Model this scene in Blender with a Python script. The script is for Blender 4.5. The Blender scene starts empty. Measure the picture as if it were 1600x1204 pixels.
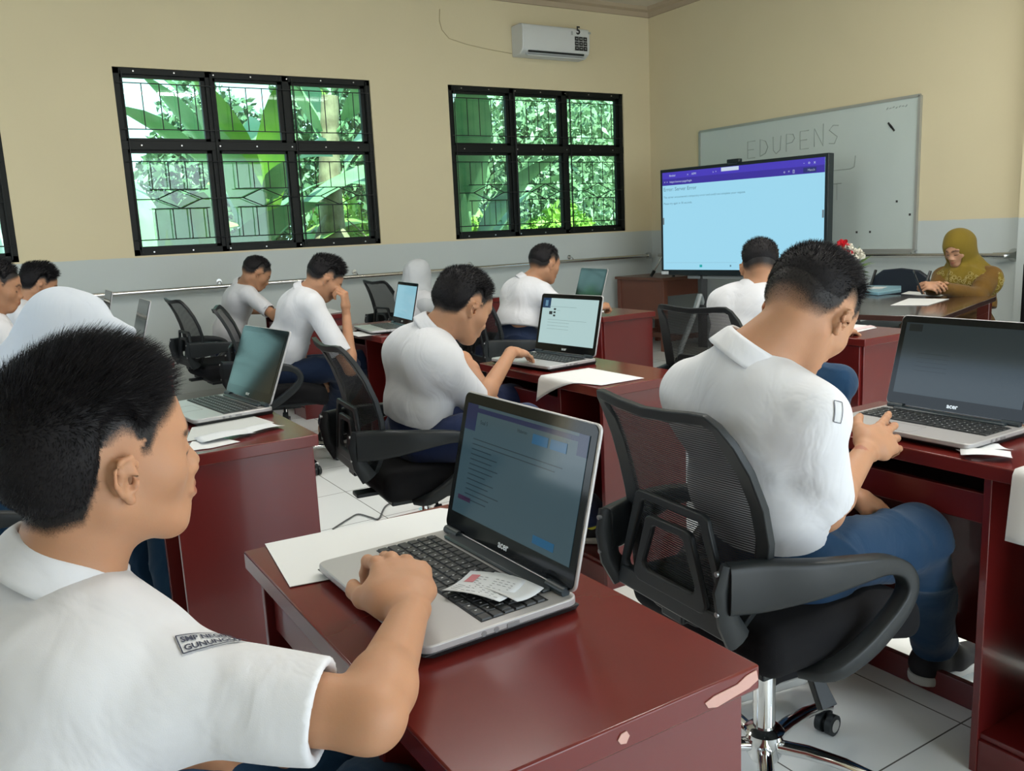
import bpy, math, random
import numpy as np
from mathutils import Vector, Matrix

S = bpy.context.scene
COL = S.collection
# ------------------------------------------------------------------ camera
CAM_H = 1.30
FPX = 1340.0
RW = np.array([[0.84533827, 0.13356564, -0.51726534],
               [-0.53226244, 0.12751509, -0.83692091],
               [-0.04582474, 0.98280218, 0.17888535]])       # columns: camera right, up, back in room axes
cd = bpy.data.cameras.new('camera')
cam = bpy.data.objects.new('camera', cd)
COL.objects.link(cam)
_m = Matrix([list(RW[0]) + [0], list(RW[1]) + [0], list(RW[2]) + [CAM_H], [0, 0, 0, 1]])
cam.matrix_world = _m
cd.sensor_fit = 'HORIZONTAL'
cd.sensor_width = 36.0
cd.lens = 36.0 * FPX / 1600.0
cd.clip_start = 0.02
S.camera = cam
# ------------------------------------------------------------------ exposure
vs = S.view_settings
vs.view_transform = 'Standard'
vs.look = 'None'
vs.exposure = 0.0
vs.gamma = 1.0
vs.use_curve_mapping = False
try:
    S.cycles.use_denoising = True
    S.cycles.max_bounces = 8
    S.cycles.diffuse_bounces = 4
    S.cycles.glossy_bounces = 4
    S.cycles.transparent_max_bounces = 16
    S.cycles.sample_clamp_indirect = 6.0
except Exception:
    pass
# ------------------------------------------------------------------ sky and sun
wd = bpy.data.worlds.new('world')
S.world = wd
wd.use_nodes = True
_nt = wd.node_tree
_nt.nodes.clear()
_bg = _nt.nodes.new('ShaderNodeBackground')
_out = _nt.nodes.new('ShaderNodeOutputWorld')
_tc = _nt.nodes.new('ShaderNodeTexCoord')
_sx = _nt.nodes.new('ShaderNodeSeparateXYZ')
_rp = _nt.nodes.new('ShaderNodeValToRGB')
_nt.links.new(_tc.outputs['Generated'], _sx.inputs[0])
_nt.links.new(_sx.outputs['Z'], _rp.inputs[0])
_rp.color_ramp.elements[0].position = 0.0
_rp.color_ramp.elements[0].color = (0.80, 0.93, 1.0, 1)
_rp.color_ramp.elements[1].position = 0.7
_rp.color_ramp.elements[1].color = (0.45, 0.68, 1.0, 1)
_nt.links.new(_rp.outputs[0], _bg.inputs[0])
_bg.inputs[1].default_value = 3.0
_nt.links.new(_bg.outputs[0], _out.inputs[0])

def light(name, kind, loc, energy, color=(1, 1, 1), rot=(0, 0, 0), size=None):
    l = bpy.data.lights.new(name, kind)
    l.energy = energy
    l.color = color
    if kind == 'AREA':
        l.shape = 'RECTANGLE'
        l.size, l.size_y = size
    o = bpy.data.objects.new(name, l)
    COL.objects.link(o)
    o.location = loc
    o.rotation_euler = rot
    return o

_s = light('sun', 'SUN', (0, 0, 10), 15.0, (1.0, 0.96, 0.88), (math.radians(38), math.radians(-12), 0))
_s.data.angle = math.radians(0.6)
# sky portals at the windows, then area fills outside the unseen openings
DAY = (0.86, 0.94, 1.0)
for _x, _w in ((-0.9, 2.1), (2.18, 2.0), (5.1, 1.9)):
    _l = light('window_portal', 'AREA', (_x, 7.56, 1.95), 1, DAY, (math.radians(-90), 0, 0), (_w, 1.4))
    _l.data.cycles.is_portal = True
for _x, _w, _e in ((3.6, 3.2, 72),):
    light('opening_fill', 'AREA', (_x, -2.62, 1.9), _e, DAY, (math.radians(90), 0, 0), (_w, 1.8))
light('doorway_fill', 'AREA', (1.3, -2.62, 1.1), 50, DAY, (math.radians(90), 0, 0), (1.5, 2.1))  # added fill at an invented doorway, to brighten floor and shirts
light('opening_fill', 'AREA', (-2.72, 3.6, 1.9), 14, DAY, (math.radians(90), 0, math.radians(-90)), (3.2, 1.6))  # added fill at an invented back opening, lights the class from behind
# ------------------------------------------------------------------ helpers: materials
def lin(c):
    return tuple(((x / 12.92) if x <= 0.04045 else ((x + 0.055) / 1.055) ** 2.4) for x in c)
def rgb(r, g, b):
    return lin((r / 255.0, g / 255.0, b / 255.0))
MATS = {}
def mat(name, color, rough=0.5, metal=0.0, spec=0.5, bump=None, var=None, emit=None, es=1.0, coat=0.0, sss=0.0, trans=0.0, alpha=1.0, ior=1.45, sheen=0.0):
    """bump=(scale, strength), var=(scale, amount, colour2)"""
    if name in MATS:
        return MATS[name]
    m = bpy.data.materials.new(name)
    m.use_nodes = True
    nt = m.node_tree
    b = nt.nodes['Principled BSDF']
    b.inputs['Base Color'].default_value = tuple(color) + (1,)
    b.inputs['Roughness'].default_value = rough
    b.inputs['Metallic'].default_value = metal
    b.inputs['Specular IOR Level'].default_value = spec
    b.inputs['IOR'].default_value = ior
    b.inputs['Coat Weight'].default_value = coat
    b.inputs['Coat Roughness'].default_value = 0.08
    b.inputs['Sheen Weight'].default_value = sheen
    b.inputs['Transmission Weight'].default_value = trans
    b.inputs['Alpha'].default_value = alpha
    if sss:
        b.inputs['Subsurface Weight'].default_value = sss
        b.inputs['Subsurface Radius'].default_value = (0.012, 0.005, 0.003)
        b.inputs['Subsurface Scale'].default_value = 1.0
    if emit:
        b.inputs['Emission Color'].default_value = tuple(emit) + (1,)
        b.inputs['Emission Strength'].default_value = es
    tc = nt.nodes.new('ShaderNodeTexCoord')
    if bump:
        n = nt.nodes.new('ShaderNodeTexNoise')
        n.inputs['Scale'].default_value = bump[0]
        n.inputs['Detail'].default_value = 4
        nt.links.new(tc.outputs['Object'], n.inputs['Vector'])
        bp = nt.nodes.new('ShaderNodeBump')
        bp.inputs['Strength'].default_value = bump[1]
        bp.inputs['Distance'].default_value = bump[2] if len(bump) > 2 else 0.002
        nt.links.new(n.outputs['Fac'], bp.inputs['Height'])
        nt.links.new(bp.outputs['Normal'], b.inputs['Normal'])
    if var:
        n = nt.nodes.new('ShaderNodeTexNoise')
        n.inputs['Scale'].default_value = var[0]
        n.inputs['Detail'].default_value = 5
        nt.links.new(tc.outputs['Object'], n.inputs['Vector'])
        r = nt.nodes.new('ShaderNodeMapRange')
        r.inputs['From Min'].default_value = 0.35
        r.inputs['From Max'].default_value = 0.7
        r.inputs['To Max'].default_value = var[1]
        nt.links.new(n.outputs['Fac'], r.inputs['Value'])
        mx = nt.nodes.new('ShaderNodeMix')
        mx.data_type = 'RGBA'
        mx.inputs['A'].default_value = tuple(color) + (1,)
        mx.inputs['B'].default_value = tuple(var[2]) + (1,)
        nt.links.new(r.outputs[0], mx.inputs['Factor'])
        nt.links.new(mx.outputs['Result'], b.inputs['Base Color'])
    MATS[name] = m
    return m

# ------------------------------------------------------------------ helpers: objects
def tag(o, label=None, cat=None, group=None, kind=None):
    if label: o['label'] = label
    if cat: o['category'] = cat
    if group: o['group'] = group
    if kind: o['kind'] = kind
    return o
def thing(name, label, cat, loc=(0, 0, 0), rz=0.0, group=None):
    o = bpy.data.objects.new(name, None)
    COL.objects.link(o)
    o.location = loc
    o.rotation_euler = (0, 0, rz)
    o.empty_display_size = 0.1
    return tag(o, label, cat, group)
def copy_tree(o, parent=None):
    c = o.copy()
    COL.objects.link(c)
    c.parent = parent
    for ch in list(o.children):
        copy_tree(ch, c)
    return c
def mesh_obj(name, V, F, m, parent=None, smooth=True, bevel=0.0, world=False, colors=None, sharp=35, solid=0.0, sub=0):
    me = bpy.data.meshes.new(name)
    V = np.asarray(V, dtype=np.float32)
    if isinstance(F, np.ndarray):
        n = F.shape[1]
        me.vertices.add(len(V))
        me.vertices.foreach_set('co', V.ravel())
        me.loops.add(F.size)
        me.loops.foreach_set('vertex_index', F.astype(np.int32).ravel())
        me.polygons.add(len(F))
        me.polygons.foreach_set('loop_start', np.arange(0, F.size, n, dtype=np.int32))
        try:
            me.polygons.foreach_set('loop_total', np.full(len(F), n, dtype=np.int32))
        except Exception:
            pass
        me.update(calc_edges=True)
        me.validate()
    else:
        me.from_pydata([tuple(map(float, v)) for v in V], [], F)
        me.update()
    me.materials.append(m)
    if colors is not None:
        a = me.color_attributes.new('tint', 'FLOAT_COLOR', 'POINT')
        c = np.ones((len(V), 4), dtype=np.float32)
        c[:, :3] = colors
        a.data.foreach_set('color', c.ravel())
    me.polygons.foreach_set('use_smooth', [bool(smooth)] * len(me.polygons))
    if smooth and sharp and not isinstance(F, np.ndarray):
        try:
            me.set_sharp_from_angle(angle=math.radians(sharp))
        except Exception:
            pass
    o = bpy.data.objects.new(name, me)
    COL.objects.link(o)
    if parent is not None:
        o.parent = parent
        if world:
            pm = Matrix.LocRotScale(parent.location, parent.rotation_euler, parent.scale)
            o.matrix_parent_inverse = pm.inverted()
    if solid:
        md = o.modifiers.new('solid', 'SOLIDIFY')
        md.thickness = solid
        md.offset = 0
    if bevel:
        md = o.modifiers.new('bevel', 'BEVEL')
        md.width = bevel
        md.segments = 2
        md.limit_method = 'ANGLE'
        md.angle_limit = math.radians(40)
    if sub:
        md = o.modifiers.new('sub', 'SUBSURF')
        md.levels = md.render_levels = sub
    return o

def nrm(v):
    v = np.asarray(v, float)
    return v / (np.linalg.norm(v) + 1e-12)
def V3(*a):
    return np.array(a, float)
def frame(x, z):
    """3x3 with columns x,y,z from x direction and approximate z."""
    x = nrm(x); y = nrm(np.cross(z, x)); z = np.cross(x, y)
    return np.stack([x, y, z], 1)

class MB:
    def __init__(s):
        s.v = []; s.f = []
    def add(s, vs, fs):
        n = len(s.v)
        s.v.extend([tuple(map(float, q)) for q in vs])
        s.f.extend([tuple(int(i) + n for i in f) for f in fs])
        return s
    def box(s, c, d, R=None):
        c = np.asarray(c, float); h = np.asarray(d, float) / 2
        q = np.array([[x, y, z] for x in (-1, 1) for y in (-1, 1) for z in (-1, 1)], float) * h
        if R is not None: q = q @ np.asarray(R).T
        return s.add(q + c, [(0, 1, 3, 2), (4, 6, 7, 5), (0, 4, 5, 1), (2, 3, 7, 6), (0, 2, 6, 4), (1, 5, 7, 3)])
    def bx(s, x0, x1, y0, y1, z0, z1):
        return s.box(((x0 + x1) / 2, (y0 + y1) / 2, (z0 + z1) / 2), (abs(x1 - x0), abs(y1 - y0), abs(z1 - z0)))
    def hexa(s, q):
        return s.add(q, [(0, 1, 3, 2), (4, 6, 7, 5), (0, 4, 5, 1), (2, 3, 7, 6), (0, 2, 6, 4), (1, 5, 7, 3)])
    def tube(s, P, r=0.01, n=10, closed=False, cap=True, up=None, prof=None, sq=False):
        P = [np.asarray(p, float) for p in P]
        m = len(P)
        if np.isscalar(r): r = [r] * m
        T = []
        for i in range(m):
            a = P[(i - 1) % m] if (closed or i > 0) else P[i]
            b = P[(i + 1) % m] if (closed or i < m - 1) else P[i]
            T.append(nrm(b - a))
        u = np.asarray(up, float) if up is not None else (V3(0, 0, 1) if abs(T[0][2]) < 0.9 else V3(1, 0, 0))
        rings = []
        for i in range(m):
            if up is not None: u = np.asarray(up, float)
            x = u - T[i] * np.dot(u, T[i])
            if np.linalg.norm(x) < 1e-6: x = np.cross(T[i], V3(0.3, 1, 0.2))
            x = nrm(x); y = np.cross(T[i], x); u = x
            if prof is None:
                ri = r[i]
                ri = (ri, ri) if np.isscalar(ri) else ri
                pw = (lambda c: math.copysign(abs(c) ** 0.4, c)) if sq else (lambda c: c)
                ring = [P[i] + x * ri[0] * pw(math.cos(t)) + y * ri[1] * pw(math.sin(t)) for t in [2 * math.pi * k / n for k in range(n)]]
            else:
                ring = [P[i] + (x * a + y * b) * (r[i] if np.isscalar(r[i]) else 1) for a, b in prof]
            rings.append(ring)
        return s.loft(rings, closed, cap)
    def loft(s, rings, closed=False, cap=True):
        n = len(rings[0]); m = len(rings)
        vs = [p for rg in rings for p in rg]
        fs = []
        for i in range(m if closed else m - 1):
            a = i * n; b = ((i + 1) % m) * n
            for k in range(n):
                k2 = (k + 1) % n
                fs.append((a + k, a + k2, b + k2, b + k))
        if cap and not closed:
            fs.append(tuple(range(n - 1, -1, -1)))
            fs.append(tuple((m - 1) * n + k for k in range(n)))
        return s.add(vs, fs)
    def cyl(s, a, b, r, r2=None, n=20):
        return s.tube([a, b], [r, r if r2 is None else r2], n)
    def lathe(s, prof, c=(0, 0, 0), n=24, R=None):
        rings = []
        for r, z in prof:
            q = np.array([[r * math.cos(2 * math.pi * k / n), r * math.sin(2 * math.pi * k / n), z] for k in range(n)])
            if R is not None: q = q @ np.asarray(R).T
            rings.append(q + np.asarray(c, float))
        return s.loft(rings)
    def prism(s, poly, t, O=(0, 0, 0), X=(1, 0, 0), Y=(0, 1, 0)):
        """polygon (list of 2d) in plane O,X,Y extruded by +-t/2 along X x Y."""
        O = np.asarray(O, float); X = np.asarray(X, float); Y = np.asarray(Y, float); N = nrm(np.cross(X, Y))
        n = len(poly)
        a = [O + X * p[0] + Y * p[1] - N * t / 2 for p in poly]
        b = [O + X * p[0] + Y * p[1] + N * t / 2 for p in poly]
        fs = [tuple(range(n - 1, -1, -1)), tuple(range(n, 2 * n))]
        for k in range(n):
            k2 = (k + 1) % n
            fs.append((k, k2, n + k2, n + k))
        return s.add(a + b, fs)
    def ringprism(s, outer, inner, t, O, X, Y):
        """plate with a hole: outer and inner 2d loops with equal counts."""
        O = np.asarray(O, float); X = np.asarray(X, float); Y = np.asarray(Y, float); N = nrm(np.cross(X, Y))
        n = len(outer)
        L = []
        for lp, sg in ((outer, -1), (outer, 1), (inner, 1), (inner, -1)):
            L.append([O + X * p[0] + Y * p[1] + N * t / 2 * sg for p in lp])
        vs = [p for l in L for p in l]
        fs = []
        for i in range(4):
            a = i * n; b = ((i + 1) % 4) * n
            for k in range(n):
                k2 = (k + 1) % n
                fs.append((a + k, a + k2, b + k2, b + k))
        return s.add(vs, fs)
    def grid(s, fn, nu, nv):
        vs = [fn(i / nu, j / nv) for i in range(nu + 1) for j in range(nv + 1)]
        fs = [(i * (nv + 1) + j, (i + 1) * (nv + 1) + j, (i + 1) * (nv + 1) + j + 1, i * (nv + 1) + j + 1) for i in range(nu) for j in range(nv)]
        return s.add(vs, fs)
    def text(s, txt, size, O, X, Y, align='LEFT', ext=0.0, bold=0.0, fit=None):
        vs, fs = text_mesh(txt, size, align, ext, bold)
        O = np.asarray(O, float); X = nrm(X); Y = nrm(Y); N = nrm(np.cross(X, Y))
        k = 1.0
        if fit and len(vs):
            w = max(v[0] for v in vs) - min(v[0] for v in vs)
            k = fit / w
        return s.add([O + X * v[0] * k + Y * v[1] + N * v[2] for v in vs], fs)
    def obj(s, name, m, parent=None, **k):
        return mesh_obj(name, np.array(s.v, np.float32), s.f, m, parent, **k)

_TXT = {}
def text_mesh(txt, size, align='LEFT', ext=0.0, bold=0.0):
    key = (txt, size, align, ext, bold)
    if key not in _TXT:
        c = bpy.data.curves.new('lettering', 'FONT')
        c.body = txt
        c.size = size
        c.align_x = align
        c.extrude = ext
        c.offset = bold
        c.resolution_u = 2
        o = bpy.data.objects.new('lettering', c)
        COL.objects.link(o)
        dg = bpy.context.evaluated_depsgraph_get()
        me = o.evaluated_get(dg).to_mesh()
        _TXT[key] = ([tuple(v.co) for v in me.vertices], [tuple(p.vertices) for p in me.polygons])
        o.evaluated_get(dg).to_mesh_clear()
        bpy.data.objects.remove(o)
        bpy.data.curves.remove(c)
    return _TXT[key]

def ray(x, y):
    return RW @ np.array([x - 800.0, -(y - 602.0), -FPX])
def Q(x, y, d):
    """room point seen at photo pixel (x, y) at depth d in front of the camera"""
    return ray(x, y) / FPX * d + V3(0, 0, CAM_H)
def onZ(x, y, z):
    r = ray(x, y)
    return r * ((z - CAM_H) / r[2]) + V3(0, 0, CAM_H)

# ------------------------------------------------------------------ helpers: implicit surfaces
F32 = np.float32
def rotl(P, c, R):
    return (P - np.asarray(c, F32)) @ np.asarray(R, F32)
def sph(c, r):
    c = np.asarray(c, F32)
    return lambda P: np.sqrt(((P - c) ** 2).sum(1)) - r
def ell(c, rad, R=None):
    c = np.asarray(c, F32); rad = np.asarray(rad, F32)
    RR = None if R is None else np.asarray(R, F32)
    def f(P):
        q = P - c
        if RR is not None: q = q @ RR
        k0 = np.sqrt(((q / rad) ** 2).sum(1)); k1 = np.sqrt(((q / (rad * rad)) ** 2).sum(1))
        return k0 * (k0 - 1) / np.maximum(k1, 1e-6)
    return f
def cap(a, b, ra, rb=None):
    a = np.asarray(a, F32); b = np.asarray(b, F32); rb = ra if rb is None else rb
    ba = b - a; L = max(float(ba @ ba), 1e-9)
    def f(P):
        pa = P - a
        h = np.clip(pa @ ba / L, 0, 1)
        return np.sqrt(((pa - h[:, None] * ba) ** 2).sum(1)) - (ra + (rb - ra) * h)
    return f
def capq(a, b, ra, rb, side, q):
    """tapered capsule whose section is wide (ra) along side and q*ra across it."""
    a = np.asarray(a, F32); b = np.asarray(b, F32); s = np.asarray(nrm(side), F32)
    ba = b - a; L = max(float(ba @ ba), 1e-9)
    def f(P):
        pa = P - a
        h = np.clip(pa @ ba / L, 0, 1)
        w = pa - h[:, None] * ba
        u = w @ s
        w2 = np.maximum((w ** 2).sum(1) - u * u, 0)
        r = ra + (rb - ra) * h
        return (np.sqrt(u * u + w2 / (q * q)) - r) * (0.5 * (1 + q))
    return f
def smin(a, b, k):
    if k <= 0: return np.minimum(a, b)
    h = np.maximum(k - np.abs(a - b), 0) / k
    return np.minimum(a, b) - h * h * k * 0.25
def smax(a, b, k):
    return -smin(-a, -b, k)
def noise(P, s, seed=0):
    """smooth warped pseudo noise, about -1..1"""
    rs = np.random.RandomState(seed)
    A = rs.normal(size=(5, 3)).astype(F32)
    A /= np.linalg.norm(A, axis=1)[:, None]
    B = rs.normal(size=(5, 3)).astype(F32)
    ph = rs.rand(10) * 6.28
    q = P * F32(s)
    o = 0
    for i in range(5):
        o = o + np.sin(q @ A[i] * (1 + 0.37 * i) + 1.3 * np.sin(q @ B[i] * 0.6 + ph[i]) + ph[5 + i])
    return o * 0.3
class Sdf:
    def __init__(s):
        s.ops = []
    def u(s, f, k=0.0, c=None, r=None):
        s.ops.append(('u', f, k)); return s
    def sub(s, f, k=0.0):
        s.ops.append(('s', f, k)); return s
    def inter(s, f, k=0.0):
        s.ops.append(('i', f, k)); return s
    def disp(s, f):
        s.ops.append(('d', f, 0)); return s
    def __call__(s, P, only=None):
        D = np.full(len(P), 10.0, F32)
        for i, (o, f, k) in enumerate(s.ops):
            if only is not None:
                m = only[i]
                if m is not None:
                    if not m.any(): continue
                    Dm = D[m]; d = f(P[m])
                    D[m] = smin(Dm, d, k) if o == 'u' else smax(Dm, -d, k)
                    continue
            if o == 'u': D = smin(D, f(P), k)
            elif o == 's': D = smax(D, -f(P), k)
            elif o == 'i': D = smax(D, f(P), k)
            else: D = D + f(P)
        return D
    def mesh(s, lo, hi, h, newton=2):
        lo = np.asarray(lo, F32); hi = np.asarray(hi, F32)
        nb = np.ceil((hi - lo) / (8 * h)).astype(int)
        I = np.stack(np.meshgrid(*[np.arange(n) for n in nb], indexing='ij'), -1).reshape(-1, 3)
        bc = (lo + (I * 8 + 3.5) * h).astype(F32)
        rb = 4 * h * 1.75
        # per operation distance at brick centres
        D = np.full(len(bc), 10.0, F32); ds = []
        for o, f, k in s.ops:
            d = f(bc); ds.append(d)
            if o == 'u': D = smin(D, d, k)
            elif o == 's': D = smax(D, -d, k)
            elif o == 'i': D = smax(D, d, k)
            else: D = D + d
        act = np.abs(D) < rb * 1.5 + 0.012
        sgn = np.where(D > 0, F32(1), F32(-1)).reshape(nb)
        G = np.repeat(np.repeat(np.repeat(sgn, 8, 0), 8, 1), 8, 2)
        ai = np.nonzero(act)[0]
        loc = np.stack(np.meshgrid(*[np.arange(8)] * 3, indexing='ij'), -1).reshape(-1, 3)
        G8 = G.reshape(nb[0], 8, nb[1], 8, nb[2], 8)
        for c0 in range(0, len(ai), 2500):
            a = ai[c0:c0 + 2500]
            P = (lo + (I[a][:, None, :] * 8 + loc[None]) * h).reshape(-1, 3).astype(F32)
            only = []
            for (o, f, k), d in zip(s.ops, ds):
                if o == 'u': m = d[a] < np.abs(D[a]) + 3.2 * rb + k + 0.01
                elif o == 's': m = d[a] < 1.7 * rb + k + 0.01
                else: only.append(None); continue
                only.append(np.repeat(m, 512))
            v = s(P, only).reshape(-1, 8, 8, 8)
            ii = I[a]
            G8[ii[:, 0], :, ii[:, 1], :, ii[:, 2], :] = v
        G = G8.reshape(nb * 8)
        V, Fc = surfnet(G, lo, h)
        for _ in range(newton):
            e = F32(h * 0.25)
            d0 = s(V)
            g = np.stack([s(V + np.array(dv, F32) * e) - d0 for dv in ((1, 0, 0), (0, 1, 0), (0, 0, 1))], 1) / e
            g2 = np.maximum((g ** 2).sum(1), 0.2)
            st = np.clip(d0 / g2, -h, h)
            V = V - g * st[:, None] * 0.9
        return V, Fc
def surfnet(G, lo, h):
    I = G < 0
    c = I[:-1, :-1, :-1]
    a = np.zeros(c.shape, bool)
    n = [slice(None, -1), slice(1, None)]
    for i in (0, 1):
        for j in (0, 1):
            for k in (0, 1):
                a |= (I[n[i], n[j], n[k]] != c)
    idx = np.argwhere(a)
    num = np.full(a.shape, -1, np.int32)
    num[a] = np.arange(len(idx))
    pos = np.zeros((len(idx), 3), F32); cnt = np.zeros(len(idx), F32)
    cor = [(0, 0, 0), (1, 0, 0), (0, 1, 0), (1, 1, 0), (0, 0, 1), (1, 0, 1), (0, 1, 1), (1, 1, 1)]
    vals = [G[idx[:, 0] + x, idx[:, 1] + y, idx[:, 2] + z] for x, y, z in cor]
    for p in range(8):
        for ax in range(3):
            if cor[p][ax]: continue
            q = p + (1 << ax)
            A, B = vals[p], vals[q]
            m = (A < 0) != (B < 0)
            t = A[m] / (A[m] - B[m])
            o = np.array(cor[p], F32)[None].repeat(m.sum(), 0)
            o[:, ax] += t
            pos[m] += o; cnt[m] += 1
    V = (idx + pos / np.maximum(cnt, 1)[:, None]) * h + lo
    faces = []
    for ax in range(3):
        s0 = [slice(None)] * 3; s1 = [slice(None)] * 3
        s0[ax] = slice(None, -1); s1[ax] = slice(1, None)
        A = I[tuple(s0)]; B = I[tuple(s1)]
        e = np.argwhere(A != B)
        b1, b2 = (ax + 1) % 3, (ax + 2) % 3
        ok = (e[:, b1] > 0) & (e[:, b2] > 0) & (e[:, b1] < G.shape[b1] - 1) & (e[:, b2] < G.shape[b2] - 1)
        e = e[ok]
        d1 = np.zeros(3, int); d1[b1] = 1
        d2 = np.zeros(3, int); d2[b2] = 1
        q = [num[tuple((e - o).T)] for o in (d1 + d2, d2, 0 * d1, d1)]
        q = np.stack(q, 1)
        flip = ~A[tuple(e.T)]
        q[flip] = q[flip][:, ::-1]
        faces.append(q)
    Fc = np.concatenate(faces)
    Fc = Fc[(Fc >= 0).all(1)]
    return V.astype(F32), Fc
# ------------------------------------------------------------------ people
def ss(a, b, x):
    t = np.clip((x - a) / (b - a), 0, 1)
    return t * t * (3 - 2 * t)
_cran = ell((-0.014, 0, 0.034), (0.094, 0.0745, 0.084))
_crbk = ell((-0.045, 0, 0.010), (0.058, 0.064, 0.066))
def cranium(q):
    return smin(_cran(q), _crbk(q), 0.03)
_face = [
    (ell((0.036, 0, 0.042), (0.053, 0.060, 0.054)), 0.03),
    (ell((0.030, 0, -0.030), (0.061, 0.055, 0.078)), 0.03),
    (cap((-0.012, 0.047, -0.045), (0.060, 0.016, -0.096), 0.022, 0.018), 0.025),
    (cap((-0.012, -0.047, -0.045), (0.060, -0.016, -0.096), 0.022, 0.018), 0.025),
    (cap((0.066, 0.008, -0.096), (0.066, -0.008, -0.096), 0.0165), 0.02),
    (sph((0.048, 0.042, -0.018), 0.024), 0.03), (sph((0.048, -0.042, -0.018), 0.024), 0.03),
    (cap((0.072, 0.040, 0.026), (0.086, 0.008, 0.023), 0.010), 0.018),
    (cap((0.072, -0.040, 0.026), (0.086, -0.008, 0.023), 0.010), 0.018),
    (cap((0.082, 0, -0.045), (0.078, 0, -0.075), 0.020, 0.016), 0.02),
]
_nose = [
    (cap((0.084, 0, 0.016), (0.104, 0, -0.024), 0.0065, 0.0095), 0.012),
    (sph((0.097, 0.0125, -0.031), 0.0085), 0.008), (sph((0.097, -0.0125, -0.031), 0.0085), 0.008),
]
_sock = [sph((0.096, 0.031, 0.004), 0.0135), sph((0.096, -0.031, 0.004), 0.0135)]
_lids = [sph((0.073, 0.031, 0.004), 0.0148), sph((0.073, -0.031, 0.004), 0.0148)]
_lips = [
    (cap((0.0975, 0, -0.0555), (0.0905, 0.019, -0.060), 0.0062, 0.003), 0.006),
    (cap((0.0975, 0, -0.0555), (0.0905, -0.019, -0.060), 0.0062, 0.003), 0.006),
    (cap((0.0965, 0.006, -0.0665), (0.0895, 0.017, -0.062), 0.0065, 0.003), 0.006),
    (cap((0.0965, -0.006, -0.0665), (0.0895, -0.017, -0.062), 0.0065, 0.003), 0.006),
]
_mouth = cap((0.100, 0.017, -0.0608), (0.100, -0.017, -0.0608), 0.0016)
def _ear(s):
    pts = [(0.006, 0.0735, 0.006), (0.010, 0.080, 0.022), (0.001, 0.087, 0.033), (-0.012, 0.091, 0.031), (-0.021, 0.092, 0.018),
           (-0.021, 0.090, 0.002), (-0.014, 0.085, -0.013), (-0.004, 0.079, -0.024)]
    pts = [V3(p[0], p[1] * s, p[2]) for p in pts]
    out = [(ell((-0.008, 0.080 * s, 0.006), (0.0185, 0.0075, 0.030), frame((1, 0.45 * s, 0), (0, 0.15 * s, 1))), 0.01)]
    for a, b in zip(pts[:-1], pts[1:]):
        out.append((cap(a, b, 0.0034), 0.003))
    out.append((sph((-0.001, 0.0775 * s, -0.027), 0.0065), 0.006))
    out.append((cap((0.007, 0.0775 * s, -0.008), (0.008, 0.0775 * s, -0.002), 0.0045), 0.005))
    out.append((cap((-0.013, 0.087 * s, 0.020), (-0.008, 0.082 * s, -0.012), 0.0030), 0.003))
    sub = [(ell((-0.001, 0.0865 * s, -0.001), (0.0085, 0.0095, 0.0120)), 0.004), (ell((-0.0165, 0.0945 * s, 0.012), (0.0028, 0.004, 0.013)), 0.003)]
    return out, sub
_earL, _earR = _ear(1), _ear(-1)
def hq(q, sc=1.0):
    q = q / F32(sc)
    return np.stack([q[:, 0], q[:, 1], np.where(q[:, 2] < 0, q[:, 2] / F32(0.90), q[:, 2])], 1).astype(F32)
def head_fn(Hc, R, fine=True, sc=1.0, ears=True):
    Hc = np.asarray(Hc, F32); R = np.asarray(R, F32)
    def f(P):
        q = hq((P - Hc) @ R, sc)
        D = cranium(q)
        for g, k in _face: D = smin(D, g(q), k)
        for g in _sock: D = smax(D, -g(q), 0.014)
        for g in _lids: D = smin(D, g(q), 0.003)
        for g, k in _nose: D = smin(D, g(q), k)
        for g, k in _lips: D = smin(D, g(q), k)
        if fine:
            D = smax(D, -_mouth(q), 0.003)
        if ears:
            for (out, sub), sg in ((_earL, 1), (_earR, -1)):
                ec = np.array([-0.006, 0.074 * sg, 0.004], F32)
                qe = (q + np.array([0, 0, 0.012], F32) - ec) / F32(0.88) + ec
                E = None
                for g, k in out: E = g(qe) if E is None else smin(E, g(qe), k)
                for g, k in sub: E = smax(E, -g(qe), k)
                D = smin(D, E * F32(0.88), 0.006)
        return D * F32(sc)
    return f

def hairline(q, nape=-0.055, front=0.078, burn=0.0):
    """height above (+) or below (-) the hairline, in head frame"""
    x = q[:, 0]
    hz = np.interp(x, [-0.12, -0.075, -0.045, -0.030, -0.022, 0.0, 0.012, 0.020, 0.028, 0.040, 0.060, 0.078, 0.088, 0.098],
                   [nape + 0.02, nape, -0.045 + (nape + 0.055), -0.012, 0.026, 0.040, 0.034, 0.010 + burn, 0.010 + burn, 0.034, 0.046, 0.058, front - 0.006, front + 0.03])
    return q[:, 2] - hz

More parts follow.
